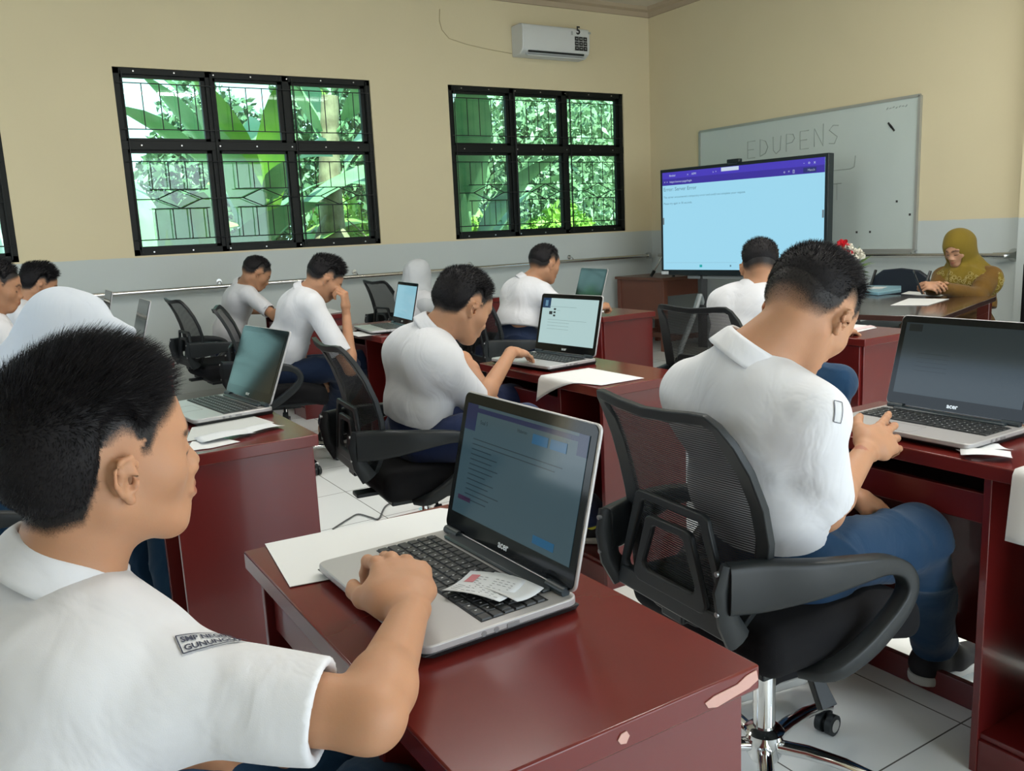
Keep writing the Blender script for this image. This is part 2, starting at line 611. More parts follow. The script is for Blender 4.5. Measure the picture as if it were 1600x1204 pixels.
def hand_fn(W, R, side, curl=(0.5, 0.5, 0.55, 0.6), thumb=0.5, spread=1.0, sc=1.0, bend=0.35):
    """W wrist, R columns: x to the fingers, y to the thumb side (for side=1), z back of the hand."""
    s = side
    ops = []
    k0 = 0.012
    ops.append((capq((0.0, 0, 0), (0.030, 0.002 * s, 0), 0.027, 0.034, (0, 1, 0), 0.62), 0.02))
    ops.append((capq((0.030, 0.001 * s, 0), (0.070, -0.002 * s, 0.001), 0.036, 0.038, (0, 1, 0), 0.42), 0.02))
    ops.append((cap((0.020, 0.020 * s, -0.008), (0.050, 0.028 * s, -0.008), 0.016, 0.013), 0.02))
    base = [(0.086, 0.028, 0.002), (0.090, 0.0095, 0.005), (0.085, -0.0095, 0.003), (0.077, -0.027, -0.001)]
    lens = [(0.040, 0.024, 0.020), (0.044, 0.028, 0.021), (0.040, 0.026, 0.021), (0.032, 0.020, 0.018)]
    fan = [0.10, 0.02, -0.07, -0.17]
    tips = []
    for i in range(4):
        p = V3(base[i][0], base[i][1] * s, base[i][2])
        r0 = 0.0088 if i < 3 else 0.0078
        ops.append((cap(V3(0.045, base[i][1] * s * 0.8, 0.002), p, 0.011, r0 + 0.0006), 0.006))
        a = bend * 1.0 if curl[i] < 0 else curl[i] * 0.9
        c = abs(curl[i])
        for j, L in enumerate(lens[i]):
            yaw = fan[i] * s * spread
            d = V3(math.cos(a) * math.cos(yaw), math.cos(a) * math.sin(yaw), -math.sin(a))
            e = p + d * L
            r1 = r0 * (0.92 if j < 2 else 0.84)
            ops.append((cap(p, e, r0, r1), 0.0025 if j == 0 else 0.0015))
            ops.append((sph(p + V3(0, 0, 0.0012), r0 * 1.03), 0.003))
            p = e; r0 = r1; a += c * (1.25 if j == 0 else 0.8)
        tips.append((p, d))
    p = V3(0.022, 0.024 * s, -0.008)
    t = thumb
    d1 = nrm(V3(0.62, 0.74 * s * (1 - 0.35 * t), -0.14 - 0.2 * t)); d2 = nrm(V3(0.82, 0.52 * s * (1 - 0.8 * t), -0.16 - 0.2 * t)); d3 = nrm(V3(0.92, 0.28 * s * (1 - 1.6 * t), -0.20 - 0.25 * t))
    a, b, c, e = p, p + d1 * 0.036, p + d1 * 0.036 + d2 * 0.032, p + d1 * 0.036 + d2 * 0.032 + d3 * 0.024
    ops.append((cap(a, b, 0.0165, 0.0125), 0.016)); ops.append((cap(b, c, 0.0122, 0.0108), 0.005)); ops.append((cap(c, e, 0.0108, 0.0085), 0.002))
    tips.append((e, d3))
    W = np.asarray(W, F32); R = np.asarray(R, F32)
    def f(P):
        q = (P - W) @ R / F32(sc)
        D = None
        for g, k in ops: D = g(q) if D is None else smin(D, g(q), k)
        return D * F32(sc)
    Rf = np.asarray(R, float); Wf = np.asarray(W, float)
    f.tips = [(Wf + Rf @ (tp * sc), Rf @ td) for tp, td in tips]
    return f

def skin_mat(name, col, hair=(0.012, 0.010, 0.010)):
    if name in MATS: return MATS[name]
    m = mat(name, col, rough=0.52, spec=0.35, sss=0.25, bump=(260, 0.22, 0.0008))
    nt = m.node_tree; b = nt.nodes['Principled BSDF']
    at = nt.nodes.new('ShaderNodeAttribute'); at.attribute_name = 'tint'
    sp = nt.nodes.new('ShaderNodeSeparateColor')
    nt.links.new(at.outputs['Color'], sp.inputs[0])
    tc = nt.nodes.new('ShaderNodeTexCoord')
    n0 = nt.nodes.new('ShaderNodeTexNoise'); n0.inputs['Scale'].default_value = 22; n0.inputs['Detail'].default_value = 6
    nt.links.new(tc.outputs['Object'], n0.inputs['Vector'])
    m0 = nt.nodes.new('ShaderNodeMix'); m0.data_type = 'RGBA'
    m0.inputs['A'].default_value = tuple(c * 0.9 for c in col) + (1,)
    m0.inputs['B'].default_value = (min(1, col[0] * 1.12), col[1] * 1.06, col[2] * 1.02, 1)
    nt.links.new(n0.outputs['Fac'], m0.inputs['Factor'])
    m1 = nt.nodes.new('ShaderNodeMix'); m1.data_type = 'RGBA'
    m1.inputs['B'].default_value = (col[0] * 0.72, col[1] * 0.42, col[2] * 0.45, 1)
    nt.links.new(m0.outputs['Result'], m1.inputs['A'])
    nt.links.new(sp.outputs[0], m1.inputs['Factor'])
    n = nt.nodes.new('ShaderNodeTexNoise'); n.inputs['Scale'].default_value = 800; n.inputs['Detail'].default_value = 2
    nt.links.new(tc.outputs['Object'], n.inputs['Vector'])
    r = nt.nodes.new('ShaderNodeMapRange'); r.inputs['From Min'].default_value = 0.35; r.inputs['From Max'].default_value = 0.65
    r.inputs['To Min'].default_value = -0.14; r.inputs['To Max'].default_value = 0.14
    nt.links.new(n.outputs['Fac'], r.inputs['Value'])
    ad = nt.nodes.new('ShaderNodeMath'); ad.operation = 'MULTIPLY_ADD'
    mn = nt.nodes.new('ShaderNodeMath'); mn.operation = 'LESS_THAN'; mn.inputs[1].default_value = 0.02
    iv = nt.nodes.new('ShaderNodeMath'); iv.operation = 'SUBTRACT'; iv.inputs[0].default_value = 1.0
    nt.links.new(sp.outputs[1], mn.inputs[0]); nt.links.new(mn.outputs[0], iv.inputs[1])
    nt.links.new(r.outputs[0], ad.inputs[0]); nt.links.new(iv.outputs[0], ad.inputs[1]); nt.links.new(sp.outputs[1], ad.inputs[2])
    ad.use_clamp = True
    m2 = nt.nodes.new('ShaderNodeMix'); m2.data_type = 'RGBA'
    m2.inputs['B'].default_value = tuple(hair) + (1,)
    nt.links.new(m1.outputs['Result'], m2.inputs['A'])
    nt.links.new(ad.outputs[0], m2.inputs['Factor'])
    nt.links.new(m2.outputs['Result'], b.inputs['Base Color'])
    return m

def cloth_mat(name, col, rough=0.85, weave=900, b=0.25, col2=None):
    if name in MATS: return MATS[name]
    m = mat(name, col, rough=rough, spec=0.2, bump=(weave, b, 0.0006), sheen=0.1,
            var=(6, 0.35, col2 or tuple(c * 0.93 for c in col)))
    nt = m.node_tree
    bp = [n for n in nt.nodes if n.type == 'BUMP'][0]
    tc = [n for n in nt.nodes if n.type == 'TEX_COORD'][0]
    mp = nt.nodes.new('ShaderNodeMapping'); mp.inputs['Scale'].default_value = (1.0, 1.0, 0.55); mp.inputs['Rotation'].default_value = (0.5, 0.4, 0.3)
    n = nt.nodes.new('ShaderNodeTexNoise'); n.inputs['Scale'].default_value = 9; n.inputs['Detail'].default_value = 3; n.inputs['Roughness'].default_value = 0.45; n.inputs['Distortion'].default_value = 1.2
    b2 = nt.nodes.new('ShaderNodeBump'); b2.inputs['Strength'].default_value = 0.55; b2.inputs['Distance'].default_value = 0.016
    nt.links.new(tc.outputs['Object'], mp.inputs[0]); nt.links.new(mp.outputs[0], n.inputs['Vector'])
    nt.links.new(n.outputs['Fac'], b2.inputs['Height']); nt.links.new(b2.outputs[0], bp.inputs['Normal'])
    return m

def strands(Vv, Fc, R, Hc, n, lenf, width, seed=1, comb=(0.5, 0, 0.2), rand=0.35, maskf=None, seg=3, curl=0.35):
    """thin tapering hair strands growing from the triangles of a cap mesh."""
    rs = np.random.RandomState(seed)
    A = Vv[Fc[:, 0]]; B = Vv[Fc[:, 1]]; C_ = Vv[Fc[:, 2]]; D_ = Vv[Fc[:, 3]]
    N = np.cross(C_ - A, D_ - B); ar = np.linalg.norm(N, axis=1) + 1e-12; N /= ar[:, None]
    ce = (A + B + C_ + D_) / 4
    q = (ce - Hc) @ R
    w = ar * (maskf(q) if maskf is not None else 1.0)
    w = np.clip(w, 0, None); w /= w.sum()
    i = rs.choice(len(Fc), n, p=w)
    u = rs.rand(n, 1); v = rs.rand(n, 1)
    P = (A[i] * (1 - u) + B[i] * u) * (1 - v) + (D_[i] * (1 - u) + C_[i] * u) * v
    Nn = N[i]; qq = (P - Hc) @ R
    L = (lenf(qq) * (0.7 + 0.5 * rs.rand(n)))[:, None]
    cw = np.asarray(comb(qq) if callable(comb) else np.tile(comb, (n, 1)), float) @ np.asarray(R).T
    d0 = Nn * 0.9 + cw * 0.9 + rs.normal(size=(n, 3)) * rand
    d0 /= np.linalg.norm(d0, axis=1)[:, None]
    tang = cw - Nn * (cw * Nn).sum(1)[:, None]
    tang = tang / (np.linalg.norm(tang, axis=1)[:, None] + 1e-6) + rs.normal(size=(n, 3)) * rand * 0.6
    P = P - Nn * 0.001
    pts = [P]
    d = d0
    for k in range(seg):
        P = P + d * L / seg
        pts.append(P)
        d = d + tang * curl
        d /= np.linalg.norm(d, axis=1)[:, None]
    side = np.cross(d0, Nn + rs.normal(size=(n, 3)) * 0.8); side /= np.linalg.norm(side, axis=1)[:, None] + 1e-9
    VV = []; 
    for k in range(seg + 1):
        wk = width * (1 - 0.85 * k / seg)
        VV.append(pts[k] - side * wk / 2); VV.append(pts[k] + side * wk / 2)
    VV = np.stack(VV, 1)
    m = 2 * (seg + 1)
    base = np.arange(n)[:, None] * m
    FF = np.concatenate([base + np.array([[2 * k, 2 * k + 1, 2 * k + 3, 2 * k + 2]]) for k in range(seg)])
    return VV.reshape(-1, 3), FF

def C_long(J, c):
    return J['e' + c] + (J['w' + c] - J['e' + c]) * 0.92

def person(name, label, base, J, h=0.006, skin=None, face_col=(0.40, 0.215, 0.125), shirt=True, hair='short', hair_n=6000, hair_w=0.0010,
           pants=None, fine=False, hands=None, sc=1.0, fade=0.035, top=0.018, comb=(0.6, 0, 0.1), bulk=1.0, seed=0, folds=(), legs=True,
           sleeve=0.62, shirt_col=(0.61, 0.615, 0.64), headR=None, nape=-0.05, front=0.078, h_shirt=None, ex=None, hsc=1.0, sleeve_r=0.058,
           hem_out=0.0, badge=True, collar=True, waist_r=0.0, strand_len=(0.007, 0.022), arms_len=1.0, skip_arm=None, spike=1.0, roots=None, seam=0.022, longs=False, shirt_mat=None, torso_only=False, shw=0.165, stub=0):
    """J: joints pelvis, chest, neck, head, sl sr el er wl wr, hl hr kl kr al ar (room points); headR columns forward, left, up."""
    J = {k: np.asarray(v, float) for k, v in J.items()}
    base = np.asarray(base, float)
    t = thing(name, label, 'person', tuple(base))
    side = nrm(J['sl'] - J['sr'])
    _ms = (J['sl'] + J['sr']) / 2; J['sl'] = _ms + side * shw; J['sr'] = _ms - side * shw
    pel, chs, nk, hd = J['pelvis'], J['chest'], J['neck'], J['head']
    fwd = nrm(np.cross(side, nrm(chs - pel)))         # chest forward
    mid = J.get('mid', (pel + chs) / 2 - fwd * 0.02)
    R = headR
    b = bulk
    def torso(s, inf=0.0, lower=True):
        k = 0.07
        wr_ = waist_r + (0.014 if inf else -0.010)
        s.u(capq(pel, mid, 0.128 * b + inf + wr_, 0.128 * b + inf + wr_, side, 0.74), k)
        s.u(capq(mid, chs, 0.128 * b + inf + wr_, 0.134 * b + inf, side, 0.70), k)
        sm = (J['sl'] + J['sr']) / 2
        s.u(capq(chs, sm * 0.6 + nk * 0.4 - fwd * 0.012, 0.134 * b + inf, 0.10 * b + inf, side, 0.64), k)
        s.u(cap(J['sl'], J['sr'], 0.040 * b + inf), 0.09)
        for sh in (J['sl'], J['sr']):
            s.u(cap(nk - (hd - nk) * 0.12, sh, 0.034 * b + inf, 0.044 * b + inf), 0.04)
            s.u(ell(chs * 0.5 + sh * 0.5 - fwd * 0.035 * b, (0.055 + inf,) * 3), 0.09)
    # ---- body
    s = Sdf()
    torso(s)
    s.u(cap(nk - nrm(hd - nk) * 0.02, hd - R[:, 0] * 0.028 - R[:, 2] * 0.045, 0.056 * b * hsc, 0.053 * hsc), 0.03)
    s.u(cap(nk, hd + R[:, 0] * 0.004 - R[:, 2] * 0.065, 0.045, 0.038), 0.03)
    s.u(head_fn(hd, R, fine, hsc), 0.018)
    hf = {}
    for c, sg in (('l', 1), ('r', -1)):
        if skip_arm == c: continue
        A, B_, C_ = J['s' + c], J['e' + c], J['w' + c]
        s.u(cap(A, B_, 0.046 * b, 0.036 * b), 0.04)
        m1 = B_ + (C_ - B_) * 0.25
        s.u(cap(B_, m1, 0.035 * b, 0.037 * b), 0.02)
        s.u(cap(m1, C_, 0.037 * b, 0.0245 * b), 0.02)
        H = (hands or {}).get(c)
        if H is None:
            x = nrm(C_ - B_); z = V3(0, 0, 1)
            H = dict(x=x, z=z)
        HR = frame(H['x'], H['z'])
        f = hand_fn(C_ + HR[:, 0] * 0.012, HR, H.get('side', -sg), H.get('curl', (0.35, 0.4, 0.45, 0.5)), H.get('thumb', 0.4), H.get('spread', 1.0), H.get('sc', 0.92))
        hf[c] = f
        s.u(f, 0.012)
    if legs:
        for c in 'lr':
            s.u(cap(J['h' + c], J['k' + c], 0.072, 0.050), 0.03)
            s.u(cap(J['k' + c], J['a' + c], 0.048, 0.034), 0.02)
            fd = nrm(J.get('f' + c, J['k' + c] + V3(0.1, 0, 0) - V3(0, 0, J['k' + c][2])) * V3(1, 1, 0) - J['a' + c] * V3(1, 1, 0))
            s.u(cap(J['a' + c] + fd * -0.01 - V3(0, 0, 0.035), J['a' + c] + fd * 0.10 - V3(0, 0, 0.05), 0.028, 0.022), 0.02)
    allp = np.array([v for v in J.values()])
    lo = allp.min(0) - 0.24; hi = allp.max(0) + 0.24
    V, Fc = s.mesh(lo, hi, h)
    q = hq((V - hd) @ R, hsc)
    tint = np.zeros((len(V), 3), F32)
    ay, qz = np.abs(q[:, 1]), q[:, 2]
    def seg2(a, b):
        a = np.array(a); b = np.array(b); d = b - a
        p = np.stack([ay, qz], 1) - a
        t_ = np.clip(p @ d / (d @ d), 0, 1)
        return np.linalg.norm(p - t_[:, None] * d, axis=1)
    fr_ = q[:, 0] > 0.055
    lw = 0.0115 * np.clip(1 - (ay / 0.023) ** 2, 0, 1)
    tint[:, 0] = ss(0.0, 0.003, lw - np.abs(qz + 0.0612)) * (q[:, 0] > 0.080) * 0.8
    brow = ss(0.0062, 0.0030, np.minimum(seg2((0.013, 0.027), (0.036, 0.032)), seg2((0.036, 0.032), (0.051, 0.024)) + 0.0012)) * 0.85 * fr_
    brow = np.maximum(brow, ss(0.0026, 0.0012, np.minimum(seg2((0.018, -0.003), (0.031, -0.005)), seg2((0.031, -0.005), (0.044, -0.001)))) * 0.9 * fr_)
    nearh = np.linalg.norm(q - [0, 0, 0.01], axis=1) < 0.16
    inear = (np.abs(q[:, 1]) > 0.071) & (q[:, 2] < 0.030) & (q[:, 0] > -0.03)
    if hair:
        hl_ = hairline(q, nape, front)
        hm = np.clip(hl_ / (fade * 0.85), 0, 1) ** 0.65 * 1.15 * nearh * (~inear)
        hm = np.where(q[:, 0] > 0.10, 0, hm)
        tint[:, 1] = np.maximum(hm, brow * nearh)
    else:
        tint[:, 1] = brow * nearh
    mesh_obj('body', V, Fc, skin or skin_mat('skin', face_col), t, world=True, colors=tint)
    # ---- hair
    HM = mat('black_hair', (0.008, 0.007, 0.008), rough=0.6, spec=0.2)
    if hair == 'short':
        hs = Sdf()
        Rf = R.astype(F32); hdf = hd.astype(F32)
        def hfun(P):
            q = (P - hdf) @ Rf / F32(hsc)
            d = cranium(q)
            hl = hairline(q, nape, front)
            m = ss(fade * 0.85, fade * 1.6 + 0.012, hl)
            up = ss(0.03, 0.10, q[:, 2]) * (1 - 0.75 * ss(0.055, 0.10, q[:, 0]))
            bk = ss(0.02, -0.06, q[:, 0])
            th = -0.003 + m * (0.006 + top * up * (1 - 0.35 * bk) + 0.003)
            th = th + 0.0008 * noise(q, 60, seed) * m
            return (d - th) * F32(hsc)
        hs.u(hfun)
        hs.inter(lambda P: F32(0.7) * (fade * 0.8 - hairline(((P - hdf) @ Rf / F32(hsc)), nape, front)), 0.004)
        hV, hF = hs.mesh(hd - 0.16, hd + 0.16, min(h, 0.0045), 1)
        if hair_n:
            def lf(q):
                return (strand_len[0] + (strand_len[1] - strand_len[0]) * ss(0.03, 0.095, q[:, 2])) * (1 - 0.3 * ss(0, -0.08, q[:, 0]))
            def cf(q):
                c = np.tile(np.asarray(comb, float), (len(q), 1))
                low = ss(0.07, 0.03, q[:, 2])[:, None]
                dn = np.stack([-0.25 + 0 * q[:, 0], 0 * q[:, 0], -1 + 0 * q[:, 0]], 1)
                rad = q / (np.linalg.norm(q, axis=1)[:, None] + 1e-6)
                return c * (1 - low) + dn * low + rad * 0.25 * spike
            sV, sF = strands(hV.astype(float), hF, R, hd, hair_n, lf, hair_w, seed, cf, rand=0.20, curl=0.2)
            hF = np.concatenate([hF, sF + len(hV)])
            hV = np.concatenate([hV, sV.astype(F32)])
            if stub:
                near = np.nonzero(np.linalg.norm(V - hd, axis=1) < 0.16)[0]
                mk = np.zeros(len(V), bool); mk[near] = True
                Fh = Fc[mk[Fc].all(1)]
                def sm(qq):
                    q2 = hq(qq.astype(F32), hsc); hh = hairline(q2, nape, front)
                    ear_ = (np.abs(q2[:, 1]) > 0.071) & (q2[:, 2] < 0.030)
                    return ss(0.15 * fade, fade, hh) * (~ear_) * (q2[:, 0] < 0.09)
                bV, bF = strands(V.astype(float), Fh, R, hd, stub, lambda qq: np.full(len(qq), 0.0042), hair_w * 0.8, seed + 40, lambda qq: np.tile((-0.1, 0, -0.7), (len(qq), 1)), rand=0.25, maskf=sm, seg=2, curl=0.3)
                hF = np.concatenate([hF, bF + len(hV)])
                hV = np.concatenate([hV, bV.astype(F32)])
        mesh_obj('hair', hV, hF, HM, t, world=True)
    # ---- shirt
    sfn = None
    if shirt:
        st = Sdf()
        inf = 0.013
        nd0 = nrm(nrm(hd - R[:, 2] * 0.05 - nk) * 0.6 + nrm(nk - chs) * 0.5)
        torso(st, inf)
        for c in 'lr':
            if skip_arm == c: continue
            A, B_ = J['s' + c], J['e' + c]
            e = A + (B_ - A) * sleeve
            ax = nrm(B_ - A)
            outc = cap(A, e + ax * 0.03, 0.062 * b, sleeve_r * b)
            def slv(P, outc=outc, e=e.astype(F32), ax=ax.astype(F32)):
                return smax(outc(P), (P - e) @ ax, 0.004)
            st.u(slv, seam)
            if longs:
                st.u(cap(A, B_, sleeve_r * b, sleeve_r * b), 0.03)
                st.u(cap(B_, C_long(J, c), sleeve_r * 0.95 * b, 0.043), 0.03)
        low = J.get('hem', pel)
        hemz = 0.085
        up_ = nrm(mid - pel)
        st.inter(lambda P, p=(low + up_ * hemz).astype(F32), u=up_.astype(F32): -(P - p) @ u, 0.006)
        side32 = side.astype(F32); up32 = nrm(chs - pel).astype(F32)
        p32 = pel.astype(F32)
        hgt = float(np.linalg.norm(chs - pel))
        def wr(P, seed=seed):
            # gentle drape plus creases gathering at waist and armpits
            a = (P - p32) @ up32 / hgt
            lowm = np.exp(-((a - 0.12) / 0.22) ** 2)
            g = noise(P * np.array([1, 1, 0.8], F32), 14, seed) * 0.0035 + noise(P, 34, seed + 3) * 0.0012
            u = (P - p32) @ side32
            r = np.abs(np.sin(noise(P, 9, seed + 7) * 3.0 + a * 7)) ** 0.7
            return g + lowm * (r - 0.5) * 0.008
        st.disp(wr)
        if collar:
            st.u(cap(nk - nd0 * 0.05, nk - nd0 * 0.006, 0.070, 0.060), 0.025)
        for a, c_, r, k in folds:
            st.u(cap(a, c_, r), k)
        for c in 'lr':
            if skip_arm == c: continue
            A, B_ = J['s' + c], J['e' + c]
            e = A + (B_ - A) * sleeve; ax = nrm(B_ - A)
            if not longs: st.sub(cap(e - ax * 0.045, e + ax * 0.06, 0.040 * b, sleeve_r * b - 0.003), 0.004)
        nd = nd0
        st.sub(cap(nk - nd * 0.012, nk + nd * 0.12, 0.050 * b, 0.06), 0.008)
        sV, sF = st.mesh(lo, hi, h_shirt or h)
        sh = mesh_obj('shirt', sV, sF, shirt_mat or cloth_mat('white_shirt_cloth', shirt_col), t, world=True)
        sfn = st
        if collar:
            cb = MB()
            Rn = frame(fwd - nd * np.dot(fwd, nd), nd)
            gap = 0.35
            def colf(u, v):
                th = gap + u * (2 * math.pi - 2 * gap)
                back = (1 - math.cos(th)) / 2
                pr = np.array([(0.060, -0.008), (0.0585, 0.012), (0.0585, 0.026), (0.0615, 0.0295), (0.068, 0.018), (0.0745, 0.002), (0.081, -0.014)])
                r = np.interp(v * 6, range(7), pr[:, 0]) * (0.92 + 0.06 * b); z = np.interp(v * 6, range(7), pr[:, 1])
                if v > 0.55: z -= (1 - back) * 0.012 * (v - 0.5) * 2; r += (1 - back) * 0.006
                z += 0.006 * back + 0.002
                return nk + nd * z + Rn @ V3(r * 1.0 * math.cos(th) - 0.004, r * 1.08 * math.sin(th), 0)
            cb.grid(colf, 40, 12)
            cb.obj('collar', cloth_mat('white_shirt_cloth', shirt_col), t, world=True, solid=0.003, sharp=0)
    # ---- trousers
    if legs and pants:
        tr = Sdf()
        tr.u(capq(pel - up_ * 0.02, pel + up_ * 0.09, 0.136 * b, 0.132 * b, side, 0.78), 0.05)
        tr.inter(lambda P, p=(pel + up_ * 0.105).astype(F32), u=up_.astype(F32): (P - p) @ u, 0.004)
        for c in 'lr':
            K, A_ = J['k' + c], J['a' + c]
            tr.u(cap(J['h' + c], K, 0.088, 0.073), 0.04)
            cuff = K + (A_ - K) * 0.93
            ax = nrm(A_ - K)
            g = cap(K, cuff + ax * 0.04, 0.073, 0.060)
            tr.u(lambda P, g=g, e=cuff.astype(F32), ax=ax.astype(F32): smax(g(P), (P - e) @ ax, 0.004), 0.035)
            tr.u(sph(K + V3(0, 0, 0.002), 0.070), 0.02)
        def tw(P, seed=seed + 20):
            a = np.abs(np.sin(noise(P, 11, seed) * 3.2)) ** 0.6
            return noise(P, 16, seed) * 0.004 + (a - 0.6) * 0.009
        tr.disp(tw)
        for c in 'lr':
            K, A_ = J['k' + c], J['a' + c]
            cuff = K + (A_ - K) * 0.93; ax = nrm(A_ - K)
            tr.sub(cap(cuff - ax * 0.05, cuff + ax * 0.06, 0.040, 0.055), 0.004)
        pV, pF = tr.mesh(lo, hi, max(h, 0.006))
        mesh_obj('trousers', pV, pF, pants, t, world=True)
        # belt
        bb = MB()
        bp = J.get('hem', pel) + up_ * 0.075
        fw2 = nrm(np.cross(side, up_))
        ring = [bp + side * 0.150 * b * math.cos(a) + fw2 * 0.120 * b * math.sin(a) for a in [2 * math.pi * k / 40 for k in range(40)]]
        bb.tube(ring, closed=True, up=up_, prof=[(-0.017, -0.003), (0.017, -0.003), (0.017, 0.003), (-0.017, 0.003)])
        bb.obj('belt', mat('black_belt', (0.012, 0.012, 0.014), rough=0.45), t, world=True, sharp=30)
    return t, s, sfn, hf, R

def head_frame(yaw, pitch, roll=0.0):
    """yaw from +X towards +Y, pitch down positive, roll towards the left shoulder (degrees)."""
    y, p, r = map(math.radians, (yaw, pitch, roll))
    f = V3(math.cos(y) * math.cos(p), math.sin(y) * math.cos(p), -math.sin(p))
    l = V3(-math.sin(y), math.cos(y), 0)
    u = np.cross(f, l)
    l2 = l * math.cos(r) - u * math.sin(r)
    u2 = np.cross(f, l2)
    return np.stack([f, l2, u2], 1)
def shoe(parent, A, fd, m, sole, h=0.005, length=0.27, high=True, parts=True):
    """low ankle point A (room), forward direction fd"""
    fd = nrm(V3(fd[0], fd[1], 0)); sd = V3(-fd[1], fd[0], 0)
    g = V3(A[0], A[1], A[2] - 0.085)
    s = Sdf()
    s.u(capq(g - fd * 0.035 + V3(0, 0, 0.045), g + fd * 0.06 + V3(0, 0, 0.042), 0.040, 0.042, sd, 1.0))
    s.u(capq(g + fd * 0.06 + V3(0, 0, 0.038), g + fd * (length - 0.10) + V3(0, 0, 0.028), 0.044, 0.040, sd, 0.72), 0.03)
    s.u(cap(g - fd * 0.02 + V3(0, 0, 0.05), g - fd * 0.005 + V3(0, 0, 0.115 if high else 0.075), 0.040, 0.041), 0.03)
    s.inter(lambda P, z=F32(g[2] + 0.014): z - P[:, 2], 0.004)
    s.inter(lambda P, z=F32(g[2] + (0.128 if high else 0.09)): P[:, 2] - z, 0.006)
    V, Fc = s.mesh(g - 0.28, g + 0.28, h)
    o = mesh_obj('shoe', V, Fc, m, parent, world=True)
    sl = Sdf()
    sl.u(capq(g - fd * 0.035 + V3(0, 0, 0.014), g + fd * (length - 0.095) + V3(0, 0, 0.014), 0.044, 0.046, sd, 1.0))
    sl.inter(lambda P, z=F32(g[2] + 0.026): P[:, 2] - z, 0.003)
    sl.inter(lambda P, z=F32(g[2]): z - P[:, 2], 0.003)
    V, Fc = sl.mesh(g - 0.28, g + 0.28, h)
    so = mesh_obj('sole', V, Fc, sole, o)
    so.matrix_parent_inverse = o.matrix_parent_inverse.copy() if False else Matrix.Identity(4)
    # child of the shoe: shoe's own world transform is identity
    lc = MB()
    for i in range(4):
        p = g + fd * (0.035 + 0.022 * i) + V3(0, 0, 0.098 - 0.010 * i)
        lc.tube([p - sd * 0.022 + V3(0, 0, -0.008), p + V3(0, 0, 0.004), p + sd * 0.022 + V3(0, 0, -0.008)], 0.0026, 6)
    if parts:
        lc.obj('laces', mat('grey_laces', (0.25, 0.25, 0.25), rough=0.8), o)
    return o, g

def hijab(t, hd, R, nk, chest, sl, sr, m, h=0.008, face=True, seed=0, tail=None, ext=(), sc=1.0, lo=0.0, pattern=None, low=0.14, name='headscarf', wide=0.0):
    s = Sdf(); fw = nrm(np.cross(sl - sr, nk - chest))
    s.u(ell(hd + R @ V3(-0.014, 0, 0.026) * sc, V3(0.112, 0.091, 0.107) * sc, R))
    s.u(cap(hd + R @ V3(0.0, 0, -0.07), nk + fw * 0.01, 0.082 * sc, 0.088), 0.06)
    s.u(cap(hd + R @ V3(-0.045, 0, 0.0), nk - fw * 0.01, 0.082 * sc, 0.078), 0.05)
    s.u(capq(nk - nrm(nk - chest) * 0.02, chest + (nk - chest) * (0.45 - lo) + fw * 0.03, 0.10, 0.168, sl - sr, 0.74), 0.07)
    for q in (sl, sr): s.u(cap(nk, q * 0.9 + nk * 0.1 - nrm(nk - chest) * 0.03, 0.075, 0.078 + wide), 0.06)
    for a, b, ra, rb in ext: s.u(cap(a, b, ra, rb), 0.05)
    hd32 = np.asarray(hd, F32); R32 = np.asarray(R, F32)
    if face:
        s.sub(ell(hd + R @ V3(0.108, 0, -0.022) * sc, V3(0.080, 0.050, 0.080) * sc, R), 0.012)
    nk32 = np.asarray(nk, F32); ax = np.asarray(nrm(nk - chest), F32); sd = np.asarray(nrm(sl - sr), F32); f32 = np.asarray(fw, F32)
    def folds(P):
        q = P - nk32
        an = np.arctan2(q @ sd, q @ f32); z = q @ ax
        w = ss(0.10, -0.08, z)
        hh = np.linalg.norm((P - hd32), axis=1)
        return (np.sin(an * 7 + noise(P, 9, seed) * 2) * 0.0065 + np.sin(an * 15 + seed) * 0.003) * w + noise(P, 18, seed + 2) * 0.0022 + np.sin((P - hd32) @ R32[:, 0] * 45 + noise(P, 9, seed) * 2.5) * 0.0032 * (hh < 0.16)
    s.disp(folds)
    pts = np.array([hd, nk, chest, sl, sr] + [e[0] for e in ext] + [e[1] for e in ext])
    V, Fc = s.mesh(pts.min(0) - 0.24, pts.max(0) + 0.24, h)
    return mesh_obj(name, V, Fc, m, t, world=True)

def on_cloth(fn, V, off=0.0016):
    V = np.asarray(V, F32)
    for _ in range(6):
        e = F32(0.0015); d0 = fn(V)
        g = np.stack([fn(V + np.array(dv, F32) * e) - d0 for dv in ((1, 0, 0), (0, 1, 0), (0, 0, 1))], 1) / e
        V = V - g * np.clip((d0 - off) / np.maximum((g ** 2).sum(1), 0.2), -0.01, 0.01)[:, None]
    return V
def hit(fn, x, y, d0, d1):
    for d in np.linspace(d0, d1, 600):
        p = Q(x, y, d)
        if fn(np.array([p], F32))[0] < 0: break
    e = 0.002
    g = nrm([float(fn(np.array([p + V3(*dv) * e], F32))[0] - fn(np.array([p], F32))[0]) for dv in ((1, 0, 0), (0, 1, 0), (0, 0, 1))])
    return p, g
